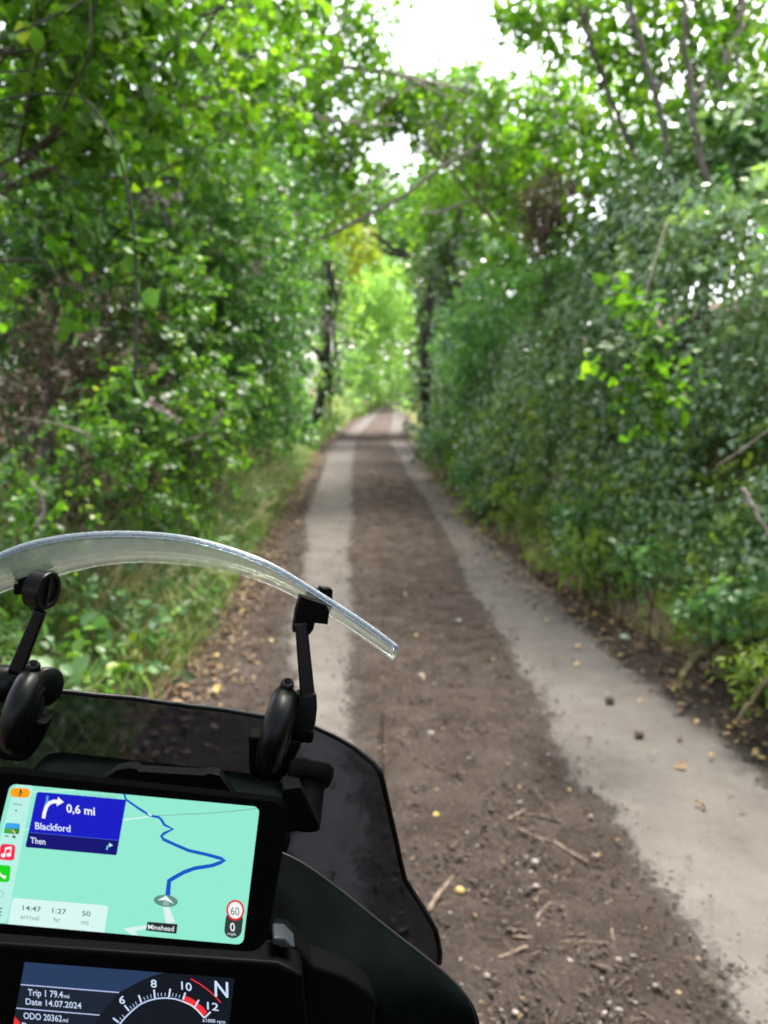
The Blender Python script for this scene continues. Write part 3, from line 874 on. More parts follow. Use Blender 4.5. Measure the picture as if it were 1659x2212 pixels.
# far end of the lane
plant('far_bush', 'bright bush on the left bank where the far lane starts to bend', 'bush',
      [(770, 740, 47, 1.8), (762, 820, 47, 1.2), (795, 690, 50, 1.8), (785, 800, 50, 1.2), (745, 870, 40, .8), (755, 650, 47, 1.8), (735, 780, 42, 1.2)],
      .22, 'far', 'oval', 2.0, 8, 51, None, .08, 'bark', None, tint0=.55)
plant('far_bush', 'yellowing bush glowing high in the gap at the end of the tunnel', 'bush',
      [(770, 530, 21.5, .55), (755, 480, 21.5, .45), (785, 560, 22, .4), (735, 510, 22, .35)], .11, 'yellow', 'oval', 1.8, 8, 52, None, .08, 'bark', None, tint0=.5)
plant('far_tree', 'pale sunlit tree at the very end of the lane beyond the bend', 'tree',
      [(860, 600, 52, 2.4), (830, 700, 50, 2.0), (870, 690, 56, 2.0), (845, 790, 54, 1.3), (800, 620, 46, 2.0), (900, 560, 50, 2.4), (825, 830, 56, .8), (900, 700, 60, 1.4), (905, 800, 62, 1.5), (870, 830, 66, 1.0)],
      .26, 'far', 'oval', 1.7, 8, 53, None, .2, 'bark', None, crown_name='crown', trunk_name='trunk', tint0=.6)
plant('far_wood', 'mass of light green trees closing the view behind the far bend', 'trees',
      [(700, 520, 62, 4.5), (820, 520, 66, 4.5), (940, 520, 64, 4.5), (760, 660, 66, 3.5), (860, 660, 70, 3.5), (960, 660, 66, 4.0), (800, 780, 70, 2.6), (880, 780, 72, 2.6), (950, 800, 66, 3), (860, 850, 74, 1.6)],
      .34, 'far', 'oval', 1.3, 8, 58, None, .2, 'bark', None, crown_name='crown', trunk_name='trunk', tint0=.5)
plant('far_bush', 'low yellow-green bush on the outside of the far bend', 'bush',
      [(812, 850, 52, .8), (790, 860, 47, .6), (870, 848, 66, .9), (895, 845, 56, .9), (900, 880, 40, .5)], .2, 'far', 'oval', 2.0, 8, 54, None, .05, 'bark', None, tint0=.75)
plant('far_tree', 'dense green tree on the left behind the ivied trunk', 'tree',
      [(690, 600, 27, 1.5), (735, 570, 29, 1.3), (680, 520, 27, 1.5), (730, 650, 29, 1.1), (650, 620, 25, 1.2)], .16, 'far', 'oval', 1.8, 8, 55, None, .12, 'bark', None, crown_name='crown', trunk_name='trunk', tint0=.75)

# arching canes on the left
def cane(label, pts, r, leaves, seed, mat='cane', leafmat='bramble'):
    rng = np.random.default_rng(seed)
    q = np.array([P(*a) for a in pts]); t = np.linspace(0, 1, len(q)); tq = np.linspace(0, 1, 40)
    # smooth curve
    q2 = np.stack([np.interp(tq, t, q[:, k]) for k in range(3)], 1)
    for _ in range(4): q2[1:-1] = (q2[:-2] + 2 * q2[1:-1] + q2[2:]) / 4
    root = thing('cane', label, 'cane', q2[-1], 'thin canes in the left hedge')
    mb = MB(); mb.tube(q2, np.linspace(r * .6, r, 40), 6)
    under(mb.build('stem', M[mat], None, True), root)
    if leaves:
        i = rng.integers(2, 38, leaves); p = q2[i] + rng.normal(size=(leaves, 3)) * .02
        lv = Leaves()
        lv.add(p, rng.normal(size=(leaves, 3)) + np.array([0, 0, -.5]), rng.normal(size=(leaves, 3)) * .5 + np.array([0, -.4, .7]), .06 * np.clip(1 + .3 * rng.normal(size=leaves), .5, 1.6), .5 + rng.normal(0, .2, leaves), 'broad')
        lv.build('leaves', M[leafmat], root)
    return root
cane('long dark bramble cane arching over and hanging straight down on the left', [(-40, 225, 2.3), (60, 205, 2.35), (170, 197, 2.4), (230, 265, 2.4), (268, 370, 2.4), (290, 480, 2.4), (296, 620, 2.4), (294, 760, 2.4), (290, 860, 2.4)], .006, 14, 61)
cane('thin pale dead cane bent low in the left hedge', [(60, 905, 3.6), (120, 915, 3.6), (170, 930, 3.6), (195, 945, 3.6)], .007, 0, 62, 'palebark')
cane('pale crooked dead branch sticking up from the left hedge', [(385, 955, 4.4), (430, 945, 4.4), (460, 915, 4.4), (482, 885, 4.4)], .014, 0, 63, 'palebark')
cane('short bleached cane curling near the windscreen at the left edge', [(70, 1040, 3.0), (92, 1080, 3.0), (95, 1110, 3.0), (75, 1140, 3.0)], .009, 0, 64, 'palebark')
cane('dark overhead twig crossing the top left corner', [(-30, 95, 2.2), (60, 60, 2.3), (150, 20, 2.4), (230, -30, 2.5)], .007, 8, 65)
cane('second dark twig running level below the one in the top left corner', [(-30, 160, 2.3), (80, 150, 2.4), (190, 60, 2.5), (215, -20, 2.6)], .006, 8, 66)

# right foot of the bank
plant('hazel_shoot', 'spray of bright yellow-green leaves hanging out of the dark ivy', 'shoot',
      [(1375, 650, 3.75, .08), (1400, 690, 3.7, .09), (1385, 740, 3.7, .10), (1355, 785, 3.7, .11), (1420, 800, 3.65, .12), (1400, 850, 3.65, .12), (1330, 800, 3.75, .09), (1450, 760, 3.7, .09), (1440, 850, 3.7, .1), (1380, 600, 3.9, .07)],
      .06, 'hazel', 'oval', 1.1, 6, 71, [P(1440, 480, 4.6), P(1415, 560, 4.1), P(1390, 650, 3.8), P(1385, 760, 3.7), P(1400, 830, 3.65)], .006, 'twigbark', 'cane', tint0=.36)
rs = np.random.default_rng(5)
PL = [('dock_plant', 'leafy pale green plant in the middle of the right bank foot', (1255, 1110, 5.6), .14, 'nettle', .045, 'broad'),
      ('nettle_clump', 'yellow-green weed clump at the foot of the ivy nearest the rounded shrub', (1040, 1010, 9.5), .24, 'nettle', .06, 'oval'),
      ('fern', 'yellowing fern at the litter edge under the right ivy', (1105, 1085, 7.6), .14, 'fern', .07, 'lance'),
      ('fern', 'mossy fern low on the right bank below the leafy pale plant', (1270, 1180, 5.2), .12, 'fern', .06, 'lance'),
      ('nettle_clump', 'small green weed standing in the soil halfway along the right bank', (1390, 1200, 4.4), .10, 'nettle', .045, 'oval'),
      ('nettle_clump', 'green weed clump by the right edge just above the mossy root', (1530, 1300, 3.9), .11, 'nettle', .038, 'oval'),
      ('dock_plant', 'broad-leaved plant with pale leaves at the far right edge', (1610, 1270, 3.6), .09, 'nettle', .042, 'broad'),
      ('fern', 'grassy fern beside the mossy root at the right edge', (1640, 1450, 3.3), .08, 'fern', .04, 'lance'),
      ('nettle_clump', 'distant weed clump on the right verge before the ivied trunk', (945, 965, 13.5), .3, 'nettle', .1, 'oval')]
for nm, lb, (px, py, D), r, lf, sz, shp in PL:
    c = P(px, py, D)
    g = float(terr(c[0], c[1]))
    plant(nm, lb, 'fern' if nm == 'fern' else 'plant', [(px, py, D, r), (px + 18, py + 25 * 4 / D, D, r * .8), (px - 22, py + 20 * 4 / D, D, r * .7)], sz, lf, shp, 1.7, 6, int(rs.integers(1e6)),
          [np.array([c[0] + .06, c[1], min(g, c[2] - r) - .03]), c], .006, 'cane', None, tint0=.35, clump=.1)

# bare stems in the right bank
def bare(name, label, cat, pts, r, mat, taper=.5, group=None):
    q = np.array([P(*a) for a in pts]); t = np.linspace(0, 1, len(q)); tq = np.linspace(0, 1, 20)
    q2 = np.stack([np.interp(tq, t, q[:, k]) for k in range(3)], 1)
    for _ in range(2): q2[1:-1] = (q2[:-2] + 2 * q2[1:-1] + q2[2:]) / 4
    q2[1:-1] += np.random.default_rng(len(label)).normal(size=(18, 3)) * r * .25
    mb = MB(); mb.tube(q2, np.linspace(r, r * taper, 20), 8)
    return tag(mb.build(name, M[mat], None, True), label, cat, group)
bare('dead_branch', 'pale dead branch slanting down through the ivy at the right edge', 'branch', [(1605, 1055, 3.2), (1630, 1100, 3.15), (1650, 1140, 3.1), (1675, 1200, 3.1)], .012, 'palebark')
bare('dead_branch', 'thin straw-coloured stem reaching in from the right edge over the ivy', 'branch', [(1700, 900, 3.0), (1620, 960, 3.1), (1560, 1000, 3.2), (1540, 1020, 3.3)], .006, 'palebark')
bare('root', 'thick mossy root bulging from the foot of the right bank', 'root', [(1560, 1385, 3.95), (1510, 1415, 3.8), (1480, 1450, 3.7), (1462, 1492, 3.62)], .026, 'mossbark', .6)
bare('root', 'smaller mossy root reaching down at the right edge below the thick one', 'root', [(1690, 1450, 3.3), (1640, 1490, 3.2), (1610, 1530, 3.15), (1595, 1560, 3.12)], .015, 'mossbark', .6)

# ------------------------------------------------------------------ grass on the left verge
rng = np.random.default_rng(8)
def grass_verge(n, y0, y1, side, d0, d1, hmin, hmax, wid, tint0):
    y = y0 + (y1 - y0) * rng.random(n) ** 1.3
    d = d0 + (d1 - d0) * rng.random(n)
    x = xl(y) - d if side < 0 else xr(y) + d
    keep = rng.random(n) < np.clip((fbm(np.stack([x * 2, y * 2, x * 0], -1), 3, 61) - .38) * 4 + .35, .05, 1) * np.clip(.25 + (d - d0) * 2.2, 0, 1)
    x, y, d = x[keep], y[keep], d[keep]; n = len(x)
    z = terr(x, y) - .03
    h = rng.uniform(hmin, hmax, n) * (1 + .02 * y)
    w = wid * (1 + .09 * y) * rng.uniform(.6, 1.3, n)
    az = rng.uniform(0, 2 * PI, n); lean = rng.uniform(.15, .95, n)
    dr = np.stack([np.cos(az), np.sin(az), np.zeros(n)], -1) + np.array([.5 * (1 if side < 0 else -1), -.1, 0])
    sd_ = np.stack([-np.sin(az + .8), np.cos(az + .8), np.zeros(n)], -1)
    b = np.stack([x, y, z], -1)
    up = np.array([0, 0, 1.0])
    m1 = b + up * (h * .55)[:, None] + dr * (h * lean * .25)[:, None]
    m2 = b + up * (h * .85)[:, None] + dr * (h * lean * .6)[:, None]
    tp = b + up * (h * (1 - .35 * lean))[:, None] + dr * (h * lean * 1.0)[:, None]
    W_ = (sd_ * w[:, None])
    V = np.stack([b - W_, b + W_, m1 - W_ * .9, m1 + W_ * .9, m2 - W_ * .6, m2 + W_ * .6, tp - W_ * .1, tp + W_ * .1], 1).reshape(-1, 3)
    k = np.arange(n) * 8
    Q = np.concatenate([np.stack([k + i, k + i + 1, k + i + 3, k + i + 2], 1) for i in (0, 2, 4)])
    t = np.clip(tint0 + rng.normal(0, .22, n) + (fbm(np.stack([x * 1.2, y * 1.2, x * 0], -1), 3, 71) - .5) * 1.1, 0, 1)
    return V, Q, np.repeat(t, 8)
A = [grass_verge(12000, 4.2, 13, -1, .05, 1.3, .2, .55, .0036, .6), grass_verge(46000, 1.0, 9, -1, -.02, 1.5, .06, .32, .0040, .44), grass_verge(26000, 9, 24, -1, -.05, 1.3, .10, .4, .004, .48), grass_verge(12000, 22, 60, -1, -.1, 1.5, .2, .5, .005, .36)]
V = np.concatenate([a[0] for a in A]); off = np.cumsum([0] + [len(a[0]) for a in A[:-1]])
o = np_quads('grass', V, np.concatenate([a[1] + f for a, f in zip(A, off)]), M['grass'], tint={'tint': np.concatenate([a[2] for a in A])})
tag(o, 'tangled green and straw-coloured grass on the verge below the left hedge', 'grass', kind='stuff')
A = [grass_verge(14000, 2.5, 10, 1, -.02, .75, .05, .2, .003, .5), grass_verge(6000, 10, 60, 1, -.05, .8, .1, .3, .003, .5)]
V = np.concatenate([a[0] for a in A]); off = np.cumsum([0] + [len(a[0]) for a in A[:-1]])
o = np_quads('grass', V, np.concatenate([a[1] + f for a, f in zip(A, off)]), M['grass'], tint={'tint': np.concatenate([a[2] for a in A])})
tag(o, 'thin dry grass scattered along the foot of the right bank', 'grass', kind='stuff')
# low leafy weeds through the left verge
rng = np.random.default_rng(9)
lv = Leaves()
n = 1000
y = 1.2 + 16 * rng.random(n) ** 1.4; d = rng.uniform(.1, 1.5, n); x = xl(y) - d
z = terr(x, y) + rng.uniform(.02, .28, n)
p, ax, nr, sz, tt_, en = sprays(rng, np.stack([x, y, z], -1), rand_dir(rng, n) * .6 + np.array([.3, -.1, .6]), 7, .042)
lv.add(p, ax, nr, sz * (1 + .03 * p[:, 1]), .5 + tt_, 'oval')
o = lv.build('undergrowth', M['bramble'])
lv = Leaves()
n = 500
y = 1.2 + 10 * rng.random(n) ** 1.3; d = rng.uniform(.05, 1.2, n); x = xl(y) - d
z = terr(x, y) + rng.uniform(.05, .32, n)
p, ax, nr, sz, tt_, en = sprays(rng, np.stack([x, y, z], -1), rand_dir(rng, n) * .6 + np.array([.3, -.1, .6]), 6, .05)
lv.add(p, ax, nr, sz * (1 + .03 * p[:, 1]), .6 + tt_, 'broad')
n = 1500
y = 3.5 + 13 * rng.random(n) ** 1.2; d = rng.uniform(-.02, 1.1, n); x = xl(y) - d
z = terr(x, y) + rng.uniform(.03, .45, n)
p, ax, nr, sz, tt_, en = sprays(rng, np.stack([x, y, z], -1), rand_dir(rng, n) * .6 + np.array([.4, -.2, .5]), 7, .032)
lv.add(p, ax, nr, sz * (1 + .04 * p[:, 1]), .5 + tt_, 'oval')
tag(lv.build('undergrowth', M['nettle']), 'paler broad-leaved weeds scattered in the grass of the left verge', 'undergrowth', kind='stuff')
o = bpy.data.objects['undergrowth']
tag(o, 'low leafy weeds growing through the grass of the left verge', 'undergrowth', kind='stuff')

# ------------------------------------------------------------------ leaf litter, gravel
rng = np.random.default_rng(10)
lv = Leaves()
def litter(n, y0, y1, fx, size, tint0=.45):
    y = y0 + (y1 - y0) * rng.random(n) ** 1.5
    x = fx(y, n)
    z = np.maximum(terr(x, y) - .015, np.where((x > xl(y)) & (x < xr(y)), zroad(y) + .02, -9)) + rng.uniform(0, .02, n)
    ax = rng.normal(size=(n, 3)) * np.array([1, 1, .3]); nr = np.array([0, 0, 1.0]) + rng.normal(size=(n, 3)) * .35
    lv.add(np.stack([x, y, z], -1), ax, nr, size * np.clip(1 + .4 * rng.normal(size=n), .3, 2) * (1 + .03 * y), tint0 + rng.normal(0, .22, n), 'oval', .2, .15)
litter(5000, 1.0, 20, lambda y, n: xl(y) + .10 + rng.normal(0, .14, n), .028)
litter(6000, 2.2, 20, lambda y, n: xr(y) - .05 + rng.normal(0, .22, n), .028, .5)
litter(500, 1.0, 14, lambda y, n: np.interp(y, *LI) + (np.interp(y, *RI) - np.interp(y, *LI)) * rng.random(n), .014, .55)
litter(1500, 15, 60, lambda y, n: np.where(rng.random(n) < .5, xl(y) + .1, xr(y) - .1) + rng.normal(0, .15, n), .04)
o = lv.build('leaf_litter', M['litter'])
tag(o, 'brown and tan fallen leaves lying along both edges of the lane', 'leaf litter', kind='stuff')

def pebbles(name, label, n, y0, y1, fx, smin, smax, mat, seed, pw=1.7, flat=.7):
    rng = np.random.default_rng(seed)
    y = y0 + (y1 - y0) * rng.random(n) ** pw
    x = fx(y, rng, n)
    s = rng.uniform(smin, smax, n) * (.6 + rng.random(n) ** 3) * (1 + .03 * y)
    oc = np.array([[1, 0, 0], [0, 1, 0], [-1, 0, 0], [0, -1, 0], [0, 0, 1], [0, 0, -1], [.7, .7, .45], [-.7, .7, .45], [-.7, -.7, .45], [.7, -.7, .45]], float)
    F = np.array([[0, 6, 4], [6, 1, 4], [1, 7, 4], [7, 2, 4], [2, 8, 4], [8, 3, 4], [3, 9, 4], [9, 0, 4], [0, 1, 6], [1, 2, 7], [2, 3, 8], [3, 0, 9], [1, 0, 5], [2, 1, 5], [3, 2, 5], [0, 3, 5]])
    sc = s[:, None] * rng.uniform(.6, 1.3, (n, 3)) * np.array([1, 1, flat])
    an = rng.uniform(0, 2 * PI, n); c, s_ = np.cos(an), np.sin(an)
    v = oc[None] * sc[:, None] * (1 + .2 * rng.normal(size=(n, 10, 1)))
    v = np.stack([v[..., 0] * c[:, None] - v[..., 1] * s_[:, None], v[..., 0] * s_[:, None] + v[..., 1] * c[:, None], v[..., 2]], -1)
    v += np.stack([x, y, zroad(y) + .022 + s * .1], -1)[:, None]
    o = np_quads(name, v.reshape(-1, 3), (F[None] + (np.arange(n) * 10)[:, None, None]).reshape(-1, 3), M[mat], smooth=False)
    return tag(o, label, name.replace('_', ' '), kind='stuff')
mid = lambda y, rng, n: np.interp(y, *LI) + (np.interp(y, *RI) - np.interp(y, *LI)) * np.clip(.5 + .3 * rng.normal(size=n), -.12 + .1 * rng.normal(size=n), 1.1 + .1 * rng.normal(size=n))
pebbles('soil_crumbs', 'crumbs of dark soil covering the strip between the wheel tracks', 26000, 1.0, 14, mid, .002, .0062, 'clod', 1)
pebbles('gravel', 'small pale stones strewn over the soil strip between the wheel tracks', 1700, 1.0, 16, mid, .002, .0065, 'stone', 2)
pebbles('soil_crumbs', 'dark soil crumbs along the two outer edges of the lane', 9000, 1.0, 16, lambda y, rng, n: np.where(rng.random(n) < .5, np.interp(y, *RO) + .2 * np.abs(rng.normal(size=n)), np.interp(y, *LO) - .22 * np.abs(rng.normal(size=n))), .002, .008, 'clod', 3)

# twig scraps and straw on the soil
rng = np.random.default_rng(12)
n = 900
y = 1.0 + 9 * rng.random(n) ** 1.5
x = np.where(rng.random(n) < .7, mid(y, rng, n), np.interp(y, *RO) + .1 + .25 * np.abs(rng.normal(size=n)))
an = rng.uniform(0, 2 * PI, n); ln = 0.012 + .04 * rng.random(n) ** 3; w = rng.uniform(.0008, .0022, n)
c = np.stack([x, y, zroad(y) + .03 + rng.uniform(0, .008, n)], -1)
d = np.stack([np.cos(an), np.sin(an), rng.normal(size=n) * .12], -1); g = np.stack([-np.sin(an), np.cos(an), an * 0], -1)
V = []
for e in (-1, 1):
    for k in range(3):
        a_ = 2 * PI * k / 3
        V.append(c + d * (e * ln)[:, None] + g * (w * math.cos(a_))[:, None] + np.array([0, 0, 1.0]) * (w * math.sin(a_))[:, None])
V = np.stack(V, 1).reshape(-1, 3); b = np.arange(n) * 6
Q = np.concatenate([np.stack([b + k, b + (k + 1) % 3, b + 3 + (k + 1) % 3, b + 3 + k], 1) for k in range(3)])
tag(np_quads('twig_scraps', V, Q, M['stick']), 'fine twig scraps and straw littering the soil of the lane', 'twig scraps', kind='stuff')

# single sticks, stones and leaves
def stick(label, pts, r, mat='stick'):
    r = r * .78
    q = np.array([G(px, py) + np.array([0, 0, .024 + r * .4]) for px, py in pts])
    t = np.linspace(0, 1, len(q)); tq = np.linspace(0, 1, 12)
    q2 = np.stack([np.interp(tq, t, q[:, k]) for k in range(3)], 1)
    q2[1:-1] += np.cumsum(np.random.default_rng(len(label)).normal(size=(10, 3)), 0) * r * .10
    for _ in range(2): q2[1:-1] = (q2[:-2] + 2 * q2[1:-1] + q2[2:]) / 4
    mb = MB(); mb.tube(q2, r * (1 - .35 * tq) * (1 + .08 * np.random.default_rng(1).normal(size=12)), 7)
    return tag(mb.build('stick', M[mat], None, True), label, 'stick', 'sticks lying on the soil strip')
stick('stubby pale broken stick at the top of the pair of crossed sticks', [(1097, 1788), (1135, 1768)], .012)
stick('dark curved twig running right from the stubby pale stick', [(1130, 1775), (1180, 1778), (1225, 1797)], .006)
stick('longest pale stick slanting toward the right wheel track', [(1195, 1835), (1225, 1855), (1272, 1882)], .009)
stick('brown stick end to end above the longest pale one', [(1120, 1806), (1160, 1826), (1192, 1836)], .008)
stick('thick grey stick just right of the windscreen edge', [(924, 1990), (948, 1948), (978, 1912)], .012)
stick('straight level stick low in the middle of the soil strip', [(1104, 2042), (1200, 2050), (1310, 2056)], .0055)
stick('fainter level stick just above the straight one', [(1092, 2024), (1160, 2030), (1260, 2038)], .0045)
stick('very short upright-looking stick at the right end of the level pair', [(1320, 2025), (1324, 2052)], .006)
stick('dark thick stick left of and below the level pair', [(1075, 2092), (1105, 2082), (1140, 2066)], .010)
stick('short stick leaning up to the right between stones', [(1155, 2005), (1172, 1982), (1190, 1964)], .006)
stick('small brown stick higher up the soil strip near the top of the windscreen', [(985, 1680), (1020, 1686), (1058, 1682)], .009)

def fleaf(label, px, py, s, mat, group=None, seed=0):
    rng = np.random.default_rng(int(px * 7 + py))
    c = G(px, py) + np.array([0, 0, .034])
    s = s * .8; an = rng.uniform(-.5, .5) + seed
    ax = np.array([[math.cos(an), math.sin(an), .1]]); nr = np.array([[rng.normal() * .25, -.35, 1.0]])
    V, Q = leaf_geo(c[None] - ax * s * .5, ax, nr, np.array([s]), 'oval', .14, .16)
    o = np_quads('fallen_leaf', V, Q, M[mat], tint={'tint': np.full(6, rng.random())})
    sol = o.modifiers.new('thick', 'SOLIDIFY'); sol.thickness = .0008
    return tag(o, label, 'leaf', group)
fleaf('yellow leaf beside the thick grey stick near the windscreen', 993, 1944, .045, 'goldleaf')
fleaf('cream leaf on the soil above the crossed sticks', 943, 1778, .045, 'goldleaf', seed=.6)
fleaf('large pale green leaf lying flat on the right verge soil', 1350, 1387, .10, 'paleleaf')
fleaf('yellow leaf pair-mate up the verge, next to the bigger orange one', 1258, 1301, .07, 'goldleaf')
fleaf('bigger orange-yellow leaf on the right verge above the pale green leaf', 1288, 1334, .08, 'goldleaf', seed=.9)
fleaf('yellow leaf lying past the mossy root on the right verge soil', 1478, 1490, .045, 'goldleaf')
fleaf('small yellow leaf lowest on the right verge near the edge', 1575, 1585, .04, 'goldleaf')
fleaf('yellow leaf in the left verge beside the deflector arm', 467, 1427, .06, 'goldleaf')
fleaf('yellow leaf under the curve of the clear deflector', 525, 1328, .06, 'goldleaf', seed=.7)
fleaf('tan leaf beside the pale green leaf on the right verge', 1335, 1372, .05, 'goldleaf', seed=1.2)
fleaf('yellow leaf on the right edge of the right wheel track', 1536, 1646, .035, 'goldleaf', seed=.4)
fleaf('small yellow leaf in the middle of the soil strip near the deflector tip', 907, 1308, .04, 'goldleaf', seed=.3)

def stone(label, px, py, s, mat='stone', cat='stone'):
    rng = np.random.default_rng(int(px * 3 + py))
    c = G(px, py) + np.array([0, 0, .02 + s * .35])
    bm = bmesh.new(); bmesh.ops.create_icosphere(bm, subdivisions=3, radius=s)
    for v in bm.verts:
        k = 1 + .35 * (mnoise.noise(v.co * (1.4 / s) + Vector((px, py, 0))))
        v.co = Vector((v.co.x * k * 1.15, v.co.y * k, v.co.z * k * .7))
    me = bpy.data.meshes.new('stone'); bm.to_mesh(me); bm.free()
    me.materials.append(M[mat]); me.polygons.foreach_set('use_smooth', np.ones(len(me.polygons), dtype=bool))
    o = bpy.data.objects.new('stone' if cat == 'stone' else 'clod', me); COL.objects.link(o); o.location = c
    return tag(o, label, cat)
stone('white stone in the soil between the crossed sticks and the level sticks', 1155, 1876, .011)
stone('pale bluish stone right above the level pair of sticks', 1164, 2018, .010)
stone('small white stone close to the bottom right of the soil strip', 1335, 2090, .008)
stone('pale stone under the white one at the foot of the soil strip', 1055, 2118, .009)
stone('round pinkish stone in the soil right of the deflector tip', 990, 1350, .02)
stone('grey stone on the soil midway between deflector and crossed sticks', 910, 1470, .018)
stone('dark clod on the right wheel track, the upper of two', 1317, 1522, .020, 'clod', 'clod')
stone('dark clod on the right wheel track, the lower of two', 1380, 1597, .018, 'clod', 'clod')
stone('dark clod in the soil strip above the small brown stick', 1060, 1550, .024, 'clod', 'clod')
stone('light green-grey stone in the soil left of the dark clod', 930, 1596, .016)
stone('pale lump in the middle of the far soil strip', 803, 1025, .045)

# ------------------------------------------------------------------ motorcycle
def pmat_glass(name, tint, diff=None, rough=.06, fac_spec=.5, milky=0.0):
    m, n, L, out = new_mat(name)
    tr = n.new('ShaderNodeBsdfTransparent'); tr.inputs[0].default_value = (*tint, 1)
    gl_ = n.new('ShaderNodeBsdfGlossy'); gl_.inputs['Roughness'].default_value = rough; gl_.inputs[0].default_value = (1, 1, 1, 1)
    fr = n.new('ShaderNodeFresnel'); fr.inputs[0].default_value = 1.45
    tc = n.new('ShaderNodeTexCoord')
    nz = n.new('ShaderNodeTexNoise'); nz.inputs['Scale'].default_value = 90; nz.inputs['Detail'].default_value = 8; nz.inputs['Roughness'].default_value = .75
    mp = n.new('ShaderNodeMapping'); mp.inputs['Scale'].default_value = (1, 4, 4)
    L.new(tc.outputs['Object'], mp.inputs[0]); L.new(mp.outputs[0], nz.inputs['Vector'])
    df = n.new('ShaderNodeBsdfDiffuse'); df.inputs[0].default_value = (*(diff or (.5, .5, .5)), 1)
    trl = n.new('ShaderNodeBsdfTranslucent'); trl.inputs[0].default_value = (*(diff or (.5, .5, .5)), 1)
    ds = n.new('ShaderNodeMixShader'); ds.inputs[0].default_value = .5
    L.new(df.outputs[0], ds.inputs[1]); L.new(trl.outputs[0], ds.inputs[2])
    mr = n.new('ShaderNodeMapRange'); mr.inputs[1].default_value, mr.inputs[2].default_value = .35, .75
    mr.inputs[3].default_value, mr.inputs[4].default_value = milky * .75, milky * 1.25
    L.new(nz.outputs[0], mr.inputs[0])
    m1 = n.new('ShaderNodeMixShader'); L.new(mr.outputs[0], m1.inputs[0]); L.new(tr.outputs[0], m1.inputs[1]); L.new(ds.outputs[0], m1.inputs[2])
    fs = n.new('ShaderNodeMath'); fs.operation = 'MULTIPLY'; fs.inputs[1].default_value = fac_spec; L.new(fr.outputs[0], fs.inputs[0])
    m2 = n.new('ShaderNodeMixShader'); L.new(fs.outputs[0], m2.inputs[0]); L.new(m1.outputs[0], m2.inputs[1]); L.new(gl_.outputs[0], m2.inputs[2])
    L.new(m2.outputs[0], out.inputs[0])
    return m


M['tint'] = pmat_glass('smoked_acrylic', (.27, .285, .325), (.10, .105, .12), .08, .10, .03)
M['clear'] = pmat_glass('clear_acrylic', (.86, .89, .86), (.5, .56, .52), .05, .7, .08)
M['edge'] = pmat_glass('acrylic_edge', (.60, .67, .74), (.42, .48, .54), .12, .9, .35)
M['black'] = plain('black_plastic', (.0006, .0007, .0009), .55, .03, 0, None, None, .12, 500)
M['satin'] = plain('satin_black', (.0012, .0013, .0016), .36, .14, 0, None, None, .05, 700)
M['rubber'] = plain('black_rubber', (.008, .008, .009), .6, .3)
M['paint'] = plain('black_green_paint', (.0004, .0010, .0010), .6, .012, 0, 30, (.001, .002, .0018), .02, 400)
M['steel'] = plain('dark_steel', (.10, .10, .105), .35, .5, .9)
M['grey'] = plain('grey_plastic', (.014, .017, .020), .45, .12, 0, None, None, .1, 500)
M['bezel'] = plain('display_bezel', (.0003, .0004, .0005), .5, .025)

# frame of the bike: X right, Yb forward, Zb up, origin at the middle of the navigation screen
SC = np.array([-0.16052, 0.43971, 1.21023])
BX = np.array([.96954, .14515, -.19727]); BZ = np.array([.17106, .17512, .96957])
BY = np.cross(BZ, BX); BX, BY, BZ = unit(BX), unit(BY), unit(BZ)
def bike(a, f, b): return SC + BX * a + BY * f + BZ * b
def tob(p): q = p - SC; return np.array([q @ BX, q @ BY, q @ BZ])
def mirror(p): return p - 2 * ((p - SC) @ BX) * BX


class Plane:
    def __init__(s, O): s.O = np.array(O)
    def at(s, px, py, lift=0.0):
        r = ray(px, py)
        t = ((s.O - BY * lift - CPOS) @ BY) / (r @ BY)
        return CPOS + r * t
NAV = Plane(SC)
TFT = Plane(SC + BY * .022)


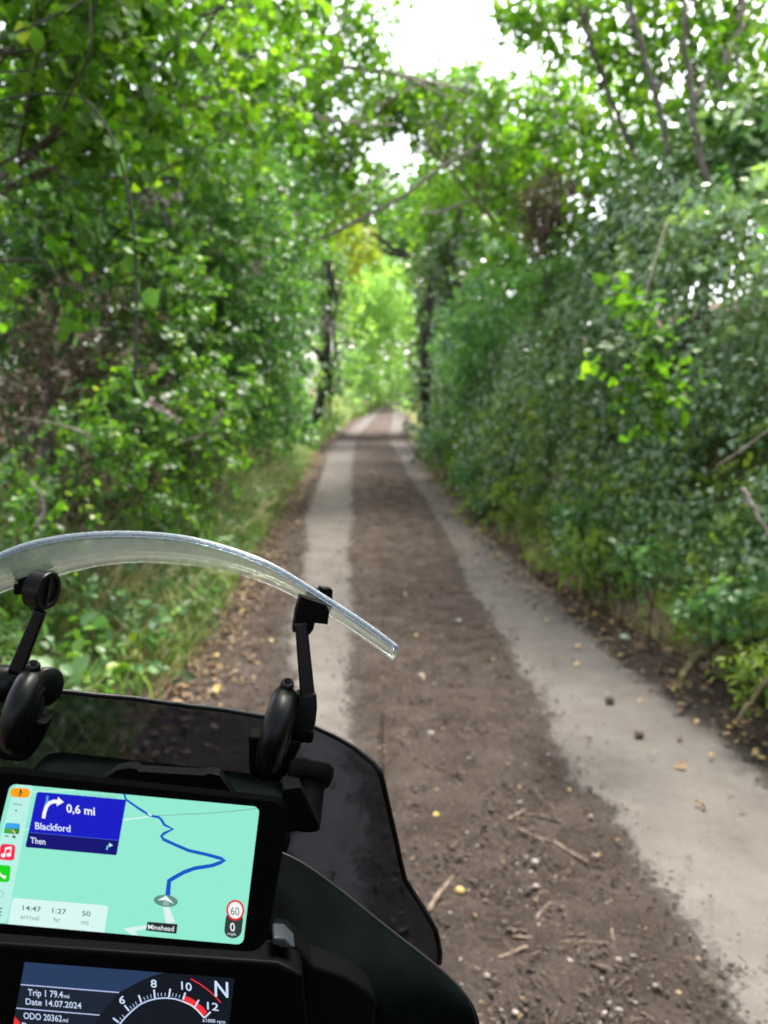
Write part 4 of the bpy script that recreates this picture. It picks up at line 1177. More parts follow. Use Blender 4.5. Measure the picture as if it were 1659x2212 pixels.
class Screen:
    """flat lit shapes on a display, each layer a little proud of the one below"""
    def __init__(s, plane): s.pl, s.mb, s.mats = plane, MB(), []
    def mi(s, m):
        if m not in s.mats: s.mats.append(m)
        return s.mats.index(m)
    def poly(s, pts, m, lift):
        v = [s.pl.at(px, py, lift) for px, py in pts]
        s.mb.add(v, [tuple(range(len(v)))], s.mi(m))
    def rrect(s, tl, tr, br, bl, m, lift, r=.1, n=6, ru=None):
        tl, tr, br, bl = [np.array(q, float) for q in (tl, tr, br, bl)]
        w, h = np.linalg.norm(tr - tl), np.linalg.norm(bl - tl)
        rp = r * min(w, h); a, b = rp / w, rp / h
        pts = []
        for (cu, cv, s0) in ((1 - a, b, -90), (1 - a, 1 - b, 0), (a, 1 - b, 90), (a, b, 180)):
            for k in range(n + 1):
                an = R(s0 + 90 * k / n)
                u, v = cu + a * math.cos(an), cv + b * math.sin(an)
                pts.append((1 - v) * ((1 - u) * tl + u * tr) + v * ((1 - u) * bl + u * br))
        s.poly([tuple(p) for p in pts], m, lift)
    def stroke(s, pts, w, m, lift):
        pts = np.array(pts, float)
        w = np.full(len(pts), w) if np.isscalar(w) else np.array(w, float)
        T = np.gradient(pts, axis=0); T /= np.linalg.norm(T, axis=1)[:, None]
        N = np.stack([-T[:, 1], T[:, 0]], 1)
        a, b = pts + N * w[:, None] / 2, pts - N * w[:, None] / 2
        v = [s.pl.at(*q, lift) for q in a] + [s.pl.at(*q, lift) for q in b]
        n = len(pts)
        s.mb.add(v, [(i, i + 1, n + i + 1, n + i) for i in range(n - 1)], s.mi(m))
    def ell(s, c, u, v, m, lift, n=28):
        c, u, v = np.array(c, float), np.array(u, float), np.array(v, float)
        s.poly([tuple(c + u * math.cos(2 * PI * k / n) + v * math.sin(2 * PI * k / n)) for k in range(n)], m, lift)
    def text(s, txt, p0, p1, h, m, lift, bold=.0, up=(-.02, -1.0), shear=0.0):
        """baseline from pixel p0 to p1, capital height h pixels"""
        cu = bpy.data.curves.new('t', 'FONT'); cu.body = txt; cu.size = 1; cu.offset = bold; cu.resolution_u = 3
        ob = bpy.data.objects.new('t', cu); COL.objects.link(ob)
        dg = bpy.context.evaluated_depsgraph_get(); dg.update()
        me = bpy.data.meshes.new_from_object(ob.evaluated_get(dg))
        co = np.array([v.co[:] for v in me.vertices]); fs = [tuple(p.vertices) for p in me.polygons]
        bpy.data.objects.remove(ob); bpy.data.curves.remove(cu); bpy.data.meshes.remove(me)
        x0, x1 = co[:, 0].min(), co[:, 0].max()
        p0, p1, up = np.array(p0, float), np.array(p1, float), np.array(up, float) * h / .69
        v = []
        for c in co:
            q = p0 + (p1 - p0) * (c[0] - x0) / (x1 - x0) + up * c[1]
            v.append(s.pl.at(q[0], q[1], lift))
        s.mb.add(v, fs, s.mi(m))
    def build(s, name, parent):
        o = mesh_obj(name, s.mb.v, s.mb.f, s.mats, None, False, s.mb.m)
        return sub(o, parent) if parent else o


bk = thing('motorcycle', 'black adventure motorcycle seen from its saddle with lit map display and clear windscreen deflector', 'motorcycle', (-.25, 1.25, 0))
def part(o): return under(o, bk)
def fix(o, par):
    """sub-part built in world coordinates under a part"""
    o.parent = par; return o

# --- windscreen ---
def Fwind(a, b): return .300 + .45 * (.13 - b) - 1.5 * a * a
def on_surf(px, py, F, lo=.3, hi=1.3):
    r = ray(px, py)
    for _ in range(40):
        m = (lo + hi) / 2; q = tob(CPOS + r * m)
        if q[1] < F(q[0], q[2]): lo = m
        else: hi = m
    return CPOS + r * lo
right = [(330, 1519), (400, 1524), (480, 1533), (561, 1547), (600, 1552), (637, 1559), (676, 1569), (722, 1590), (767, 1616), (807, 1649), (823, 1672), (830, 1701), (843, 1760), (856, 1816), (865, 1861),
         (875, 1901), (898, 1937), (924, 1979), (942, 2012), (951, 2058), (949, 2081)]
Rp = [on_surf(*p, Fwind) for p in right]
ab = [tob(p) for p in Rp]
ab = [q for q in ab if q[0] > .002]
top_c = np.array([0, 0, ab[0][2] + .0005])
half = ab + [np.array([ab[-1][0] * .75, 0, ab[-1][2] - .035]), np.array([ab[-1][0] * .35, 0, ab[-1][2] - .05])]
outl = [(q[0], q[2]) for q in half]
full = [(0, top_c[2])] + outl + [(-a, b) for a, b in outl[::-1]]
cb = np.mean([b for a, b in full]) + .03
rings, vs, fs = 9, [], []
nO = len(full)
for k in range(rings):
    s_ = 1 - k / rings
    for a, b in full:
        aa, bb = a * s_, cb + (b - cb) * s_
        vs.append(bike(aa, Fwind(aa, bb), bb))
vs.append(bike(0, Fwind(0, cb), cb))
for k in range(rings - 1):
    for i in range(nO):
        j = (i + 1) % nO
        fs.append((k * nO + i, k * nO + j, (k + 1) * nO + j, (k + 1) * nO + i))
for i in range(nO): fs.append(((rings - 1) * nO + i, (rings - 1) * nO + (i + 1) % nO, rings * nO))
ws = mesh_obj('windscreen', vs, fs, M['tint'], None, True)
sol = ws.modifiers.new('thickness', 'SOLIDIFY'); sol.thickness = .004
part(ws)
ws['label'] = 'dark smoked windscreen with a black edge strip'
mb = MB()
ring = [bike(a, Fwind(a, b), b) for a, b in full[:nO]]
i0 = len(half) - 2
seq = [bike(-a, Fwind(-a, b), b) for a, b in outl[:len(ab)][::-1]] + [bike(0, Fwind(0, top_c[2]), top_c[2])] + [bike(a, Fwind(a, b), b) for a, b in outl[:len(ab)]]
mb.tube(seq, .0029, 8)
fix(mb.build('edge_strip', M['satin'], None, True), ws)

# --- clear deflector ---
top_px = [(185, 1158), (250, 1155), (315, 1156), (401, 1164), (487, 1186), (573, 1217), (630, 1249), (687, 1286), (745, 1322), (802, 1360), (859, 1404)]
bot_px = [(185, 1222), (250, 1212), (326, 1208), (430, 1216), (515, 1232), (601, 1263), (659, 1294), (710, 1324), (760, 1352), (808, 1386), (853, 1416)]
topL = [(-60, 1232), (0, 1203), (57, 1180), (120, 1166)]
botL = [(-60, 1300), (0, 1275), (60, 1256), (120, 1240)]
tp, bt = topL + top_px, botL + bot_px
Ft = lambda a, b: .235 - 1.15 * a * a
Fb = lambda a, b: .305 - 1.15 * a * a
Tp = [on_surf(*p, Ft) for p in tp]; Bp = [on_surf(*p, Fb) for p in bt]
# the left end is out of the frame: mirror the outer right end in the bike's own plane
kk = [i for i, q in enumerate(Tp) if tob(q)[0] > -tob(Tp[0])[0] + .005]
Tp = [mirror(Tp[i]) for i in kk[::-1]] + Tp; Bp = [mirror(Bp[i]) for i in kk[::-1]] + Bp
vs, fs, nv = [], [], 7
for t_, b_ in zip(Tp, Bp):
    for k in range(nv):
        s_ = k / (nv - 1)
        vs.append(t_ + (b_ - t_) * s_ + BZ * (-.006 * math.sin(PI * s_)))
for i in range(len(Tp) - 1):
    for k in range(nv - 1):
        fs.append((i * nv + k, i * nv + k + 1, (i + 1) * nv + k + 1, (i + 1) * nv + k))
df = mesh_obj('wind_deflector', vs, fs, M['clear'], None, True)
sub_ = df.modifiers.new('smooth', 'SUBSURF'); sub_.levels = sub_.render_levels = 2
sol = df.modifiers.new('thickness', 'SOLIDIFY'); sol.thickness = .0045; sol.offset = 0
part(df); df['label'] = 'clear acrylic wind deflector clamped above the windscreen'
mb = MB()
tq = np.linspace(0, 1, 80); t = np.linspace(0, 1, len(Tp)); A = np.array(Tp)
q = np.stack([np.interp(tq, t, A[:, k]) for k in range(3)], 1)
for _ in range(6): q[1:-1] = (q[:-2] + 2 * q[1:-1] + q[2:]) / 4
# flat polished edge band: a ribbon with rounded section
n_ = len(q); mbv = []
for sgn, dep in ((0, 0),):
    pass
mb.tube(q - BY * .001 + BZ * .001, .0030, 8)
fix(mb.build('polished_edge', M['edge'], None, True), df)

# --- clamps and arms ---
def clamp_disc(mb, c, ax, rad, thick, n=44):
    """rounded fat disc with stepped hub"""
    h = thick / 2
    prof = []
    for k in range(13):
        an = PI * k / 12
        prof.append((-h * math.cos(an), rad - h * 1.0 + h * math.sin(an) * 1.0))
    prof = [(-h * 1.02, rad * .30), (-h * 1.02, rad * .52), (-h * .92, rad * .56)] + prof + [(h * .92, rad * .62), (h * 1.12, rad * .60), (h * 1.14, rad * .50), (h * 1.02, rad * .48), (h * 1.25, rad * .36), (h * 1.27, rad * .1)]
    mb.lathe(c, ax, prof, n)


def clamp_set(knob, kd, arm, ad, upper, label, side):
    """knob: pixel centre, pixel height, tilt; arm pixels; upper polygon pixels"""
    (kx, ky), kh, kt = knob
    c = P(kx, ky, kd)
    rad = kh / 2 * kd / FPX
    # knob axis mostly sideways, turned a little so the hub shows on its right face
    ax = BX * math.cos(kt) - BY * math.sin(kt) * .9 - BZ * .06
    mb = MB(); clamp_disc(mb, c, ax, rad, rad * .60)
    kb = part(mb.build('clamp_knob', M['satin'], None, True)); kb['label'] = label
    mb = MB()
    q = c + BZ * rad * 1.0 + BX * .002
    mb.lathe(q, BZ * .8 - BY * .6, [(-.004, .0062), (.004, .0062), (.006, .005), (.0061, .003), (.002, .0028)], 18)
    fix(mb.build('bolt', M['satin'], None, True), kb)
    # tapered rest of the clamp below the knob
    mb = MB()
    lw = rad * .62
    poly = [c - BZ * rad * .15 + BX * lw, c - BZ * rad * .15 - BX * lw, c - BZ * rad * 1.02 - BX * lw * .72, c - BZ * rad * 1.14 - BX * lw * .3, c - BZ * rad * 1.14 + BX * lw * .3, c - BZ * rad * 1.0 + BX * lw * .62]
    mb.prism([p - BY * .008 for p in poly], BY * .030)
    fix(mb.build('clamp_jaw', M['black'], None, False, .004), kb)
    # arm
    a0, a1 = [P(x, y, d) for (x, y), d in zip(arm, ad)]
    d = unit(a1 - a0); w = unit(np.cross(d, BY)); mb = MB()
    sec = lambda p, hw, hd: [p + w * hw - BY * hd, p + w * hw + BY * hd, p - w * hw + BY * hd, p - w * hw - BY * hd]
    s0, s1 = sec(a0, .0068, .004), sec(a1, .0056, .004)
    mb.add(s0 + s1, [(0, 1, 2, 3), (7, 6, 5, 4), (0, 4, 5, 1), (1, 5, 6, 2), (2, 6, 7, 3), (3, 7, 4, 0)])
    ar = part(mb.build('deflector_arm', M['satin'], None, False, .002))
    return kb, ar, c, rad


# right hand clamp
kb, ar, c, rad = clamp_set(((598, 1576), 190, .16), .690, ((666, 1520), (650, 1345)), (.70, .70), None, 'round clamp knob with the straighter arm', 1)
mb = MB()
pl = [P(x, y, .695) for x, y in ((641, 1500), (684, 1496), (686, 1530), (683, 1560), (676, 1590), (638, 1580), (632, 1545))]
mb.prism(pl, BY * .022)
fix(mb.build('clamp_block', M['satin'], None, False, .0035), kb)
mb = MB(); pl = [P(x, y, .690) for x, y in ((632, 1572), (680, 1580), (676, 1608), (632, 1604))]
mb.prism(pl, BY * .02); fix(mb.build('clamp_foot', M['black'], None, False, .003), kb)
mb = MB()
pl = [P(x, y, .700) for x, y in ((650, 1288), (640, 1320), (633, 1366), (641, 1366), (642, 1368), (668, 1372), (677, 1360), (680, 1346), (708, 1349), (712, 1320), (704, 1306), (672, 1296))]
mb.prism(pl, BY * .024)
uc = part(mb.build('deflector_clamp', M['black'], None, False, .002))
mb = MB(); pl = [P(x, y, .735) for x, y in ((662, 1268), (690, 1276), (691, 1268), (695, 1269), (700, 1271), (716, 1271), (719, 1276), (718, 1298), (724, 1310), (700, 1330), (660, 1290))]
mb.prism(pl, BY * .018); fix(mb.build('clamp_pad', M['black'], None, False, .0015), uc)
# left hand clamp
kb, ar, c, rad = clamp_set(((50, 1535), 186, -.02), .690, ((34, 1452), (88, 1318)), (.70, .70), None, 'round clamp knob with the slanting arm', -1)
mb = MB()
ax = unit(BX * .75 - BY * .6 + BZ * .1)
q = P(78, 1478, .715)
mb.lathe(q, ax, [(-.014, .012), (.008, .012), (.011, .0175), (.016, .0180), (.018, .016), (.0182, .004)], 28)
fix(mb.build('thumb_screw', M['satin'], None, True), kb)
mb = MB(); mb.lathe(P(14, 1478, .705), unit(BX + BY * .2), [(-.02, .014), (-.018, .017), (.012, .017), (.014, .014)], 24)
fix(mb.build('clamp_block', M['satin'], None, True), kb)
mb = MB()
pl = [P(x, y, .70) for x, y in ((47, 1247), (100, 1236), (112, 1245), (112, 1300), (103, 1317), (64, 1316), (55, 1306), (49, 1284), (28, 1285), (29, 1262), (38, 1262), (38, 1256), (30, 1254), (30, 1247))]
mb.prism(pl, BY * .026)
uc = part(mb.build('deflector_clamp', M['black'], None, False, .002))
mb = MB()
q = P(100, 1276, .694); ax = unit(BX * .93 - BY * .36)
mb.lathe(q, ax, [(-.012, .0176), (.0015, .0176), (.003, .0168), (.003, .0132), (.0015, .0128), (.0015, .0126), (.0016, .001)], 36)
fix(mb.build('slotted_disc', M['satin'], None, False), uc)
mb = MB()
o_ = q + ax * .0022
mb.prism([o_ + BZ * .0115 + BY * .0012, o_ + BZ * .0115 - BY * .0012, o_ - BZ * .0115 - BY * .0012, o_ - BZ * .0115 + BY * .0012], ax * .0012)
fix(mb.build('slot', M['rubber'], None), uc)

# --- navigation display ---
def nav_uv(px, py): q = tob(NAV.at(px, py)); return q[0], q[2]
u1, v1 = nav_uv(617, 1722); u2, v2 = nav_uv(588, 2062); u3, v3 = nav_uv(0, 1662); u4, v4 = nav_uv(0, 2028)
ur = (u1 + u2) / 2; vt = (v1 + v3) / 2; vb = v2 - .001; ul = -.0775 - (ur - .0775) * 1.0
mb = MB()
def rrect3(ul, ur, vb, vt, f, r, n=6):
    pts = []
    for (cu, cv, s0) in ((ur - r, vt - r, 0), (ul + r, vt - r, 90), (ul + r, vb + r, 180), (ur - r, vb + r, 270)):
        for k in range(n + 1):
            an = R(s0 + 90 * k / n); pts.append(bike(cu + r * math.cos(an), f, cv + r * math.sin(an)))
    return pts
lay = [rrect3(ul + .006, ur - .007, vb + .004, vt - .012, .0200, .012), rrect3(ul, ur, vb, vt, .003, .012), rrect3(ul + .003, ur - .003, vb + .003, vt - .003, .0008, .010)]
n = len(lay[0]); vs = [p for l in lay for p in l]; fs = [tuple(range(n - 1, -1, -1)), tuple(range(2 * n, 3 * n))]
for k in range(2):
    for i in range(n): fs.append((k * n + i, k * n + (i + 1) % n, (k + 1) * n + (i + 1) % n, (k + 1) * n + i))
nav = mesh_obj('navigation_display', vs, fs, M['bezel'])
bm = bmesh.new(); bm.from_mesh(nav.data); bmesh.ops.recalc_face_normals(bm, faces=bm.faces); bm.to_mesh(nav.data); bm.free()
part(nav); nav['label'] = 'lit map display in a wide black case'

Lf = .0002
sc = Screen(NAV)
TL, TR, BR, BL = (22, 1693), (561, 1743), (525, 2041), (-52, 1990)
sc.rrect(TL, TR, BR, BL, emit('92EBD2'), Lf, .045)
o = sc.build('map_screen', nav)
def S_(layer=1): return Screen(NAV)
def lay_(k): return Lf + k * .00012
def zz(x, y): return (x * .3818, 1615.4 + y * .3818)      # from the 1659-wide zoom of the dash
def zm(x, y): return (x * .19092, 1647.1 + y * .19092)    # from the closer zoom of the screen

s = S_(); s.rrect(zm(175, 247), zm(375, 262), zm(75, 1818), zm(-260, 1790), emit('B9F1E6'), lay_(1), .16); s.build('sidebar', nav)
for pts_, w_, c_ in (([zz(180, 250), zz(300, 245), zz(420, 238)], 1.6, 'D8FAF0'), ([zz(130, 464), zz(190, 460)], 1.6, 'D8FAF0'),
                     ([zz(690, 408), zz(780, 398), zz(860, 386)], 2.2, 'E4FBF4'), ([zz(860, 386), zz(1000, 378), zz(1180, 370), zz(1320, 358), zz(1455, 343)], 1.9, '7FB5AC')):
    s = S_(); s.stroke(pts_, w_, emit(c_), lay_(1)); s.build('road_line', nav)
s = S_()
s.text('BLACKFORD', zz(428, 278), zz(662, 296), 8.0, emit('84C0B2'), lay_(2), .004)
s.build('place_name', nav)
s = S_()
s.stroke([zz(703, 262), zz(712, 292), zz(780, 340), zz(850, 384), zz(896, 392), zz(912, 405), zz(930, 436), zz(978, 460), zz(928, 484), zz(913, 500), zz(925, 518), zz(985, 546), zz(1070, 582),
          zz(1170, 604), zz(1250, 626), zz(1270, 637), zz(1250, 648), zz(1200, 666), zz(1100, 682), zz(1040, 704), zz(990, 732), zz(957, 752), zz(952, 800), zz(948, 845)],
         np.linspace(4.5, 9.5, 24) * np.array([1] * 19 + [1.0, 1.0, 1.05, 1.1, 1.15]), emit('0A55C8'), lay_(3))
s.stroke([zz(836, 370), zz(858, 386)], 3.0, emit('E4FBF4'), lay_(4))
s.build('route_line', nav)
s = S_()
s.stroke([zz(938, 892), zz(950, 940), zz(966, 992)], [13, 16, 20], emit('DDF3F0'), lay_(3))
s.poly([zz(696, 1022), zz(830, 1003), zz(830, 1022), zz(764, 1036), zz(782, 1062), zz(742, 1056)], emit('DDF3F0'), lay_(3))
s.build('travelled_road', nav)
s = S_()
s.ell(zz(938, 866), (26, 2.2), (0, 13), emit('5E8F86'), lay_(4))
s.poly([zz(892, 862), zz(938, 836), zz(986, 884), zz(940, 862)], emit('F2FBFA'), lay_(5))
s.poly([zz(922, 872), zz(942, 860), zz(958, 876), zz(955, 894), zz(922, 890)], emit('8FB6B4'), lay_(5))
s.build('position_marker', nav)
s = S_()
s.rrect(zz(834, 984), zz(1005, 998), zz(998, 1052), zz(826, 1034), emit('1F2527'), lay_(5), .08)
s.text('Minehead', zz(838, 1026), zz(984, 1038), 10.5, emit('E9F2F1'), lay_(6), .012)
s.build('town_label', nav)
# turn panel
s = S_()
s.rrect(zm(418, 330), zm(1430, 422), zm(1318, 1050), zm(288, 955), emit('0A12C4'), lay_(6), .04)
s.poly([zm(323, 788), zm(1345, 882), zm(1318, 1044), zm(1305, 1049), zm(296, 958), zm(288, 945)], emit('050570'), lay_(7))
s.stroke([zm(323, 788), zm(800, 832), zm(1345, 882)], 1.0, emit('4C6BE0'), lay_(8))
tp_ = s.build('turn_panel', nav)
s = S_()
s.stroke([zm(538, 375), zm(530, 440), zm(515, 500)], 5.2, emit('4F9BE8'), lay_(7))
s.stroke([zm(492, 632), zm(502, 570), zm(525, 500), zm(560, 458), zm(610, 440), zm(655, 444)], [7.6, 7.6, 7.8, 8, 8, 8], emit('F4F8FF'), lay_(8))
s.poly([zm(655, 388), zm(722, 448), zm(640, 496)], emit('F4F8FF'), lay_(8))
s.text('0,6 mi', zm(752, 562), zm(1075, 598), 17.5, emit('F6FAFF'), lay_(8), .018)
s.text('Blackford', zm(398, 752), zm(798, 786), 14.5, emit('DCE8FF'), lay_(8), .018)
s.text('Then', zm(345, 912), zm(515, 930), 13, emit('DCE8FF'), lay_(8), .016)
s.stroke([zm(1208, 988), zm(1216, 950), zm(1240, 935)], [3.6, 3.6, 3.6], emit('6CC8F4'), lay_(8))
s.poly([zm(1236, 908), zm(1278, 938), zm(1236, 958)], emit('C8F0FF'), lay_(8))
s.build('turn_lettering', nav)
# side bar icons
s = S_(); s.rrect(zm(120, 282), zm(345, 296), zm(335, 402), zm(110, 390), emit('FFA412'), lay_(3), .48, 8)
s.ell(zm(234, 328), (2.2, .2), (0, 4.6), emit('2E2410'), lay_(4)); s.stroke([zm(206, 336), zm(212, 356), zm(232, 362), zm(250, 354), zm(254, 338)], 1.2, emit('2E2410'), lay_(4))
s.stroke([zm(230, 362), zm(222, 376)], 1.4, emit('2E2410'), lay_(4)); s.stroke([zm(205, 374), zm(240, 379)], 1.2, emit('2E2410'), lay_(4)); s.build('voice_icon', nav)
s = S_()
for k in range(4): s.ell(zm(158 + k * 26, 470 + k * 3), (1.8, .2), (0, 2.2), emit('7FA39B'), lay_(3), 12)
s.ell(zm(181, 543), (2.3, .2), (0, 2.4), emit('2E9E6A'), lay_(3), 14); s.build('status_dots', nav)
s = S_(); s.rrect(zm(66, 680), zm(230, 692), zm(214, 812), zm(40, 800), emit('38A6E8'), lay_(3), .2)
s.poly([zm(52, 742), zm(120, 750), zm(140, 808), zm(42, 800)], emit('3FAE32'), lay_(4)); s.poly([zm(120, 750), zm(222, 745), zm(214, 808), zm(140, 806)], emit('2C8E2A'), lay_(4))
s.poly([zm(118, 752), zm(138, 760), zm(206, 806), zm(150, 804)], emit('33332E'), lay_(5)); s.poly([zm(124, 754), zm(160, 768), zm(182, 802), zm(160, 804)], emit('E8C796'), lay_(6)); s.build('road_icon', nav)
s = S_()
s.poly([zm(56, 828), zm(72, 818), zm(72, 826), zm(96, 832), zm(98, 854), zm(84, 838), zm(70, 838), zm(70, 846)], emit('4A5A58'), lay_(3))
s.poly([zm(138, 830), zm(152, 820), zm(154, 828), zm(178, 832), zm(178, 852), zm(160, 858), zm(142, 850)], emit('4A5A58'), lay_(3)); s.build('small_arrows', nav)
s = S_(); s.rrect(zm(10, 918), zm(176, 930), zm(160, 1112), zm(-20, 1098), emit('F4274B'), lay_(3), .22)
s.ell(zm(35, 1052), (5.2, .4), (0, 4.4), emit('FFF4F6'), lay_(4)); s.ell(zm(98, 1046), (5.2, .4), (0, 4.4), emit('FFF4F6'), lay_(4))
s.stroke([zm(52, 1052), zm(64, 962)], 2.6, emit('FFF4F6'), lay_(4)); s.stroke([zm(114, 1046), zm(128, 950)], 2.6, emit('FFF4F6'), lay_(4)); s.stroke([zm(58, 975), zm(130, 962)], 5.0, emit('FFF4F6'), lay_(4)); s.build('music_icon', nav)
s = S_(); s.rrect(zm(-35, 1155), zm(126, 1168), zm(104, 1358), zm(-60, 1345), emit('18D61C'), lay_(3), .22)
s.stroke([zm(-32, 1212), zm(-12, 1250), zm(20, 1284), zm(64, 1302)], [8, 4.6, 4.6, 8], emit('F4FFF4'), lay_(4)); s.build('phone_icon', nav)
s = S_(); s.stroke([zm(-10, 1452), zm(20, 1456), zm(36, 1472), zm(36, 1500), zm(16, 1522), zm(-10, 1522)], 1.5, emit('9DBDB6'), lay_(3)); s.stroke([zm(40, 1478), zm(48, 1492)], 1.6, emit('9DBDB6'), lay_(3)); s.build('battery_icon', nav)
s = S_()
for y in (1648, 1690, 1726): s.stroke([zm(-20, y - 2), zm(26 - (y - 1648) * .14, y + 2)], 2.4, emit('2B3B39'), lay_(3))
s.build('menu_icon', nav)
# arrival panel
s = S_(); s.poly([zm(160, 1532), zm(1195, 1618), zm(1215, 1632), zm(1222, 1650), zm(1180, 1925), zm(90, 1828), zm(138, 1552)], emit('D8F7F2'), lay_(3))
s.text('14:47', zm(258, 1670), zm(465, 1690), 10.5, emit('51686A'), lay_(4), .01); s.text('arrival', zm(230, 1768), zm(440, 1788), 10.5, emit('7E9698'), lay_(4), .002)
s.text('1:27', zm(592, 1702), zm(752, 1716), 10.5, emit('51686A'), lay_(4), .01); s.text('hr', zm(612, 1802), zm(680, 1808), 10.5, emit('7E9698'), lay_(4), .002)
s.text('50', zm(930, 1734), zm(1025, 1742), 10.5, emit('51686A'), lay_(4), .01); s.text('mi', zm(922, 1832), zm(1000, 1838), 10.5, emit('7E9698'), lay_(4), .002)
s.build('arrival_panel', nav)
# speed sign
s = S_(); s.rrect(zz(1282, 920), zz(1380, 930), zz(1362, 1082), zz(1264, 1072), emit('2F3B3C'), lay_(3), .48, 9)
s.ell(zz(1331, 919), (19.5, 1.2), (-.8, 22.5), emit('E22A2E'), lay_(4)); s.ell(zz(1331, 919), (15.5, 1), (-.6, 18.2), emit('F4F7F6'), lay_(5))
s.text('60', zz(1306, 944), zz(1354, 949), 17, emit('1C2224'), lay_(6), -.004); s.text('0', zz(1302, 1036), zz(1330, 1039), 18, emit('F2F6F6'), lay_(5), .012)
s.text('mph', zz(1288, 1058), zz(1334, 1063), 6, emit('E2E8E8'), lay_(5), .004); s.build('speed_sign', nav)

# --- bracket and camera mount behind the display ---
mb = MB()
pl = [P(x, y, .60) for x, y in ((204, 1704), (218, 1686), (252, 1663), (278, 1658), (296, 1660), (300, 1666), (440, 1674), (452, 1670), (474, 1674), (486, 1690), (506, 1720), (506, 1760), (204, 1760))]
mb.prism(pl, BY * .016); br = part(mb.build('display_bracket', M['black'], None, False, .004))
mb = MB()
q = P(655, 1735, .625); ax = unit(P(672, 1660, .64) - P(648, 1790, .61))
mb.lathe(P(650, 1786, .612), ax, [(.0, .0150), (.004, .0152), (.034, .0135), (.0345, .0165), (.040, .0188), (.047, .0192), (.050, .0180), (.050, .0150), (.046, .0140), (.045, .004)], 36)
cm = part(mb.build('socket_post', M['black'], None, False, .0012)); cm['label'] = 'black round post with a flared collar beside the display'
mb = MB()
mb.prism([P(x, y, .60) for x, y in ((612, 1705), (650, 1700), (690, 1780), (688, 1786), (612, 1802))], BY * .03)
fix(mb.build('post_foot', M['black'], None, False, .003), cm)

# --- instrument cluster ---
def pl3(plane, pts, lift): return [plane.at(x, y, lift) for x, y in pts]
mb = MB()
mb.prism(pl3(TFT, ((-130, 2030), (600, 2080), (655, 2107), (690, 2500), (-300, 2500)), .0), BY * .03)
cl = part(mb.build('instrument_cluster', M['bezel'], None, False, .003)); cl['label'] = 'colour instrument screen showing rev counter and trip data'
T0 = .0004
def zt(x, y): return (x * .3436, 2027.2 + y * .3436)       # from the 1659-wide zoom of the bottom strip
s = Screen(TFT)
s.poly([zt(155, 148), zt(1475, 250), zt(1420, 700), zt(60, 700)], emit('070F1C'), T0); s.build('dark_screen', cl)
s = Screen(TFT)
s.poly([zt(155, 148), zt(1030, 216), zt(950, 238), zt(860, 278), zt(790, 318), zt(750, 338), zt(440, 312), zt(130, 288)], emit('223A5E'), T0 + .0001)
s.poly([zt(128, 296), zt(745, 345), zt(700, 395), zt(640, 470), zt(620, 478), zt(103, 432)], emit('141F30'), T0 + .0001)
s.poly([zt(100, 444), zt(622, 488), zt(596, 540), zt(560, 700), zt(60, 700)], emit('131C2C'), T0 + .0001)
s.build('data_panel', cl)
s = Screen(TFT)
s.stroke([zt(130, 290), zt(440, 315), zt(748, 340)], 2.4, emit('B8C4F0'), T0 + .0002)
s.stroke([zt(102, 438), zt(360, 460), zt(626, 482)], 2.4, emit('B8C4F0'), T0 + .0002)
for tx, a, b, h, col in (('Trip 1 79.4', (176, 358), (396, 374), 14.0, 'C8DCF8'), ('mi', (402, 374), (436, 377), 8.5, 'C8DCF8'), ('Date 14.07.2024', (162, 414), (512, 442), 13.0, 'C8DCF8'),
                         ('ODO 20362', (148, 504), (390, 524), 13.5, 'C8DCF8'), ('mi', (396, 525), (428, 528), 9, 'C8DCF8'), ('Battery', (138, 566), (330, 582), 13, 'C8DCF8')):
    s.text(tx, zt(*a), zt(*b), h, emit(col), T0 + .0003, .012)
s.poly([zt(92, 490), zt(126, 528), zt(120, 600), zt(75, 600)], emit('E8352E'), T0 + .0003)
s.build('trip_lettering', cl)
# rev counter
s = Screen(TFT)
def arcp(r, a0, a1, n=40, c=(1035, 700), ry=1.0):
    # circle on the screen in zoom pixels, tilted with the dash
    out = []
    for k in range(n + 1):
        an = R(a0 + (a1 - a0) * k / n)
        x, y = r * math.cos(an), -r * math.sin(an)
        out.append(zt(c[0] + x + y * -.10, c[1] + y * 1.0 + x * .085))
    return out
# scale band traced through (755,538) (1000,378) (1150,385) (1285,500)
s.stroke([zt(700, 610), zt(755, 536), zt(790, 494), zt(830, 455), zt(880, 415), zt(930, 392), zt(985, 378), zt(1040, 374), zt(1100, 380), zt(1145, 394)], 3.0, emit('C4D8FA'), T0 + .0003)
s.stroke([zt(1145, 394), zt(1200, 418), zt(1240, 450), zt(1284, 500)], 3.0, emit('F0E8F0'), T0 + .0003)
maj = [((710, 500), (745, 528)), ((783, 420), (812, 456)), ((872, 356), (888, 402)), ((968, 322), (974, 374)), ((1070, 316), (1062, 370)), ((1165, 340), (1150, 385)), ((1250, 386), (1225, 432)), ((1324, 462), (1284, 500))]
for a, b in maj: s.stroke([zt(*a), zt(*b)], 3.6, emit('D4E4FC'), T0 + .0004)
mn = [((752, 498), (768, 514)), ((768, 480), (782, 497)), ((735, 512), (752, 530)), ((816, 424), (830, 444)), ((834, 412), (846, 431)), ((850, 398), (862, 419)), ((903, 368), (911, 388)), ((925, 360), (931, 381)), ((946, 352), (951, 374)),
      ((992, 343), (995, 366)), ((1014, 341), (1015, 364)), ((1038, 341), (1038, 362)), ((1088, 344), (1084, 366)), ((1110, 348), (1104, 370)), ((1132, 354), (1124, 376))]
for a, b in mn: s.stroke([zt(*a), zt(*b)], 1.7, emit('A8C0E8'), T0 + .0004)
s.build('rev_scale', cl)
s = Screen(TFT)
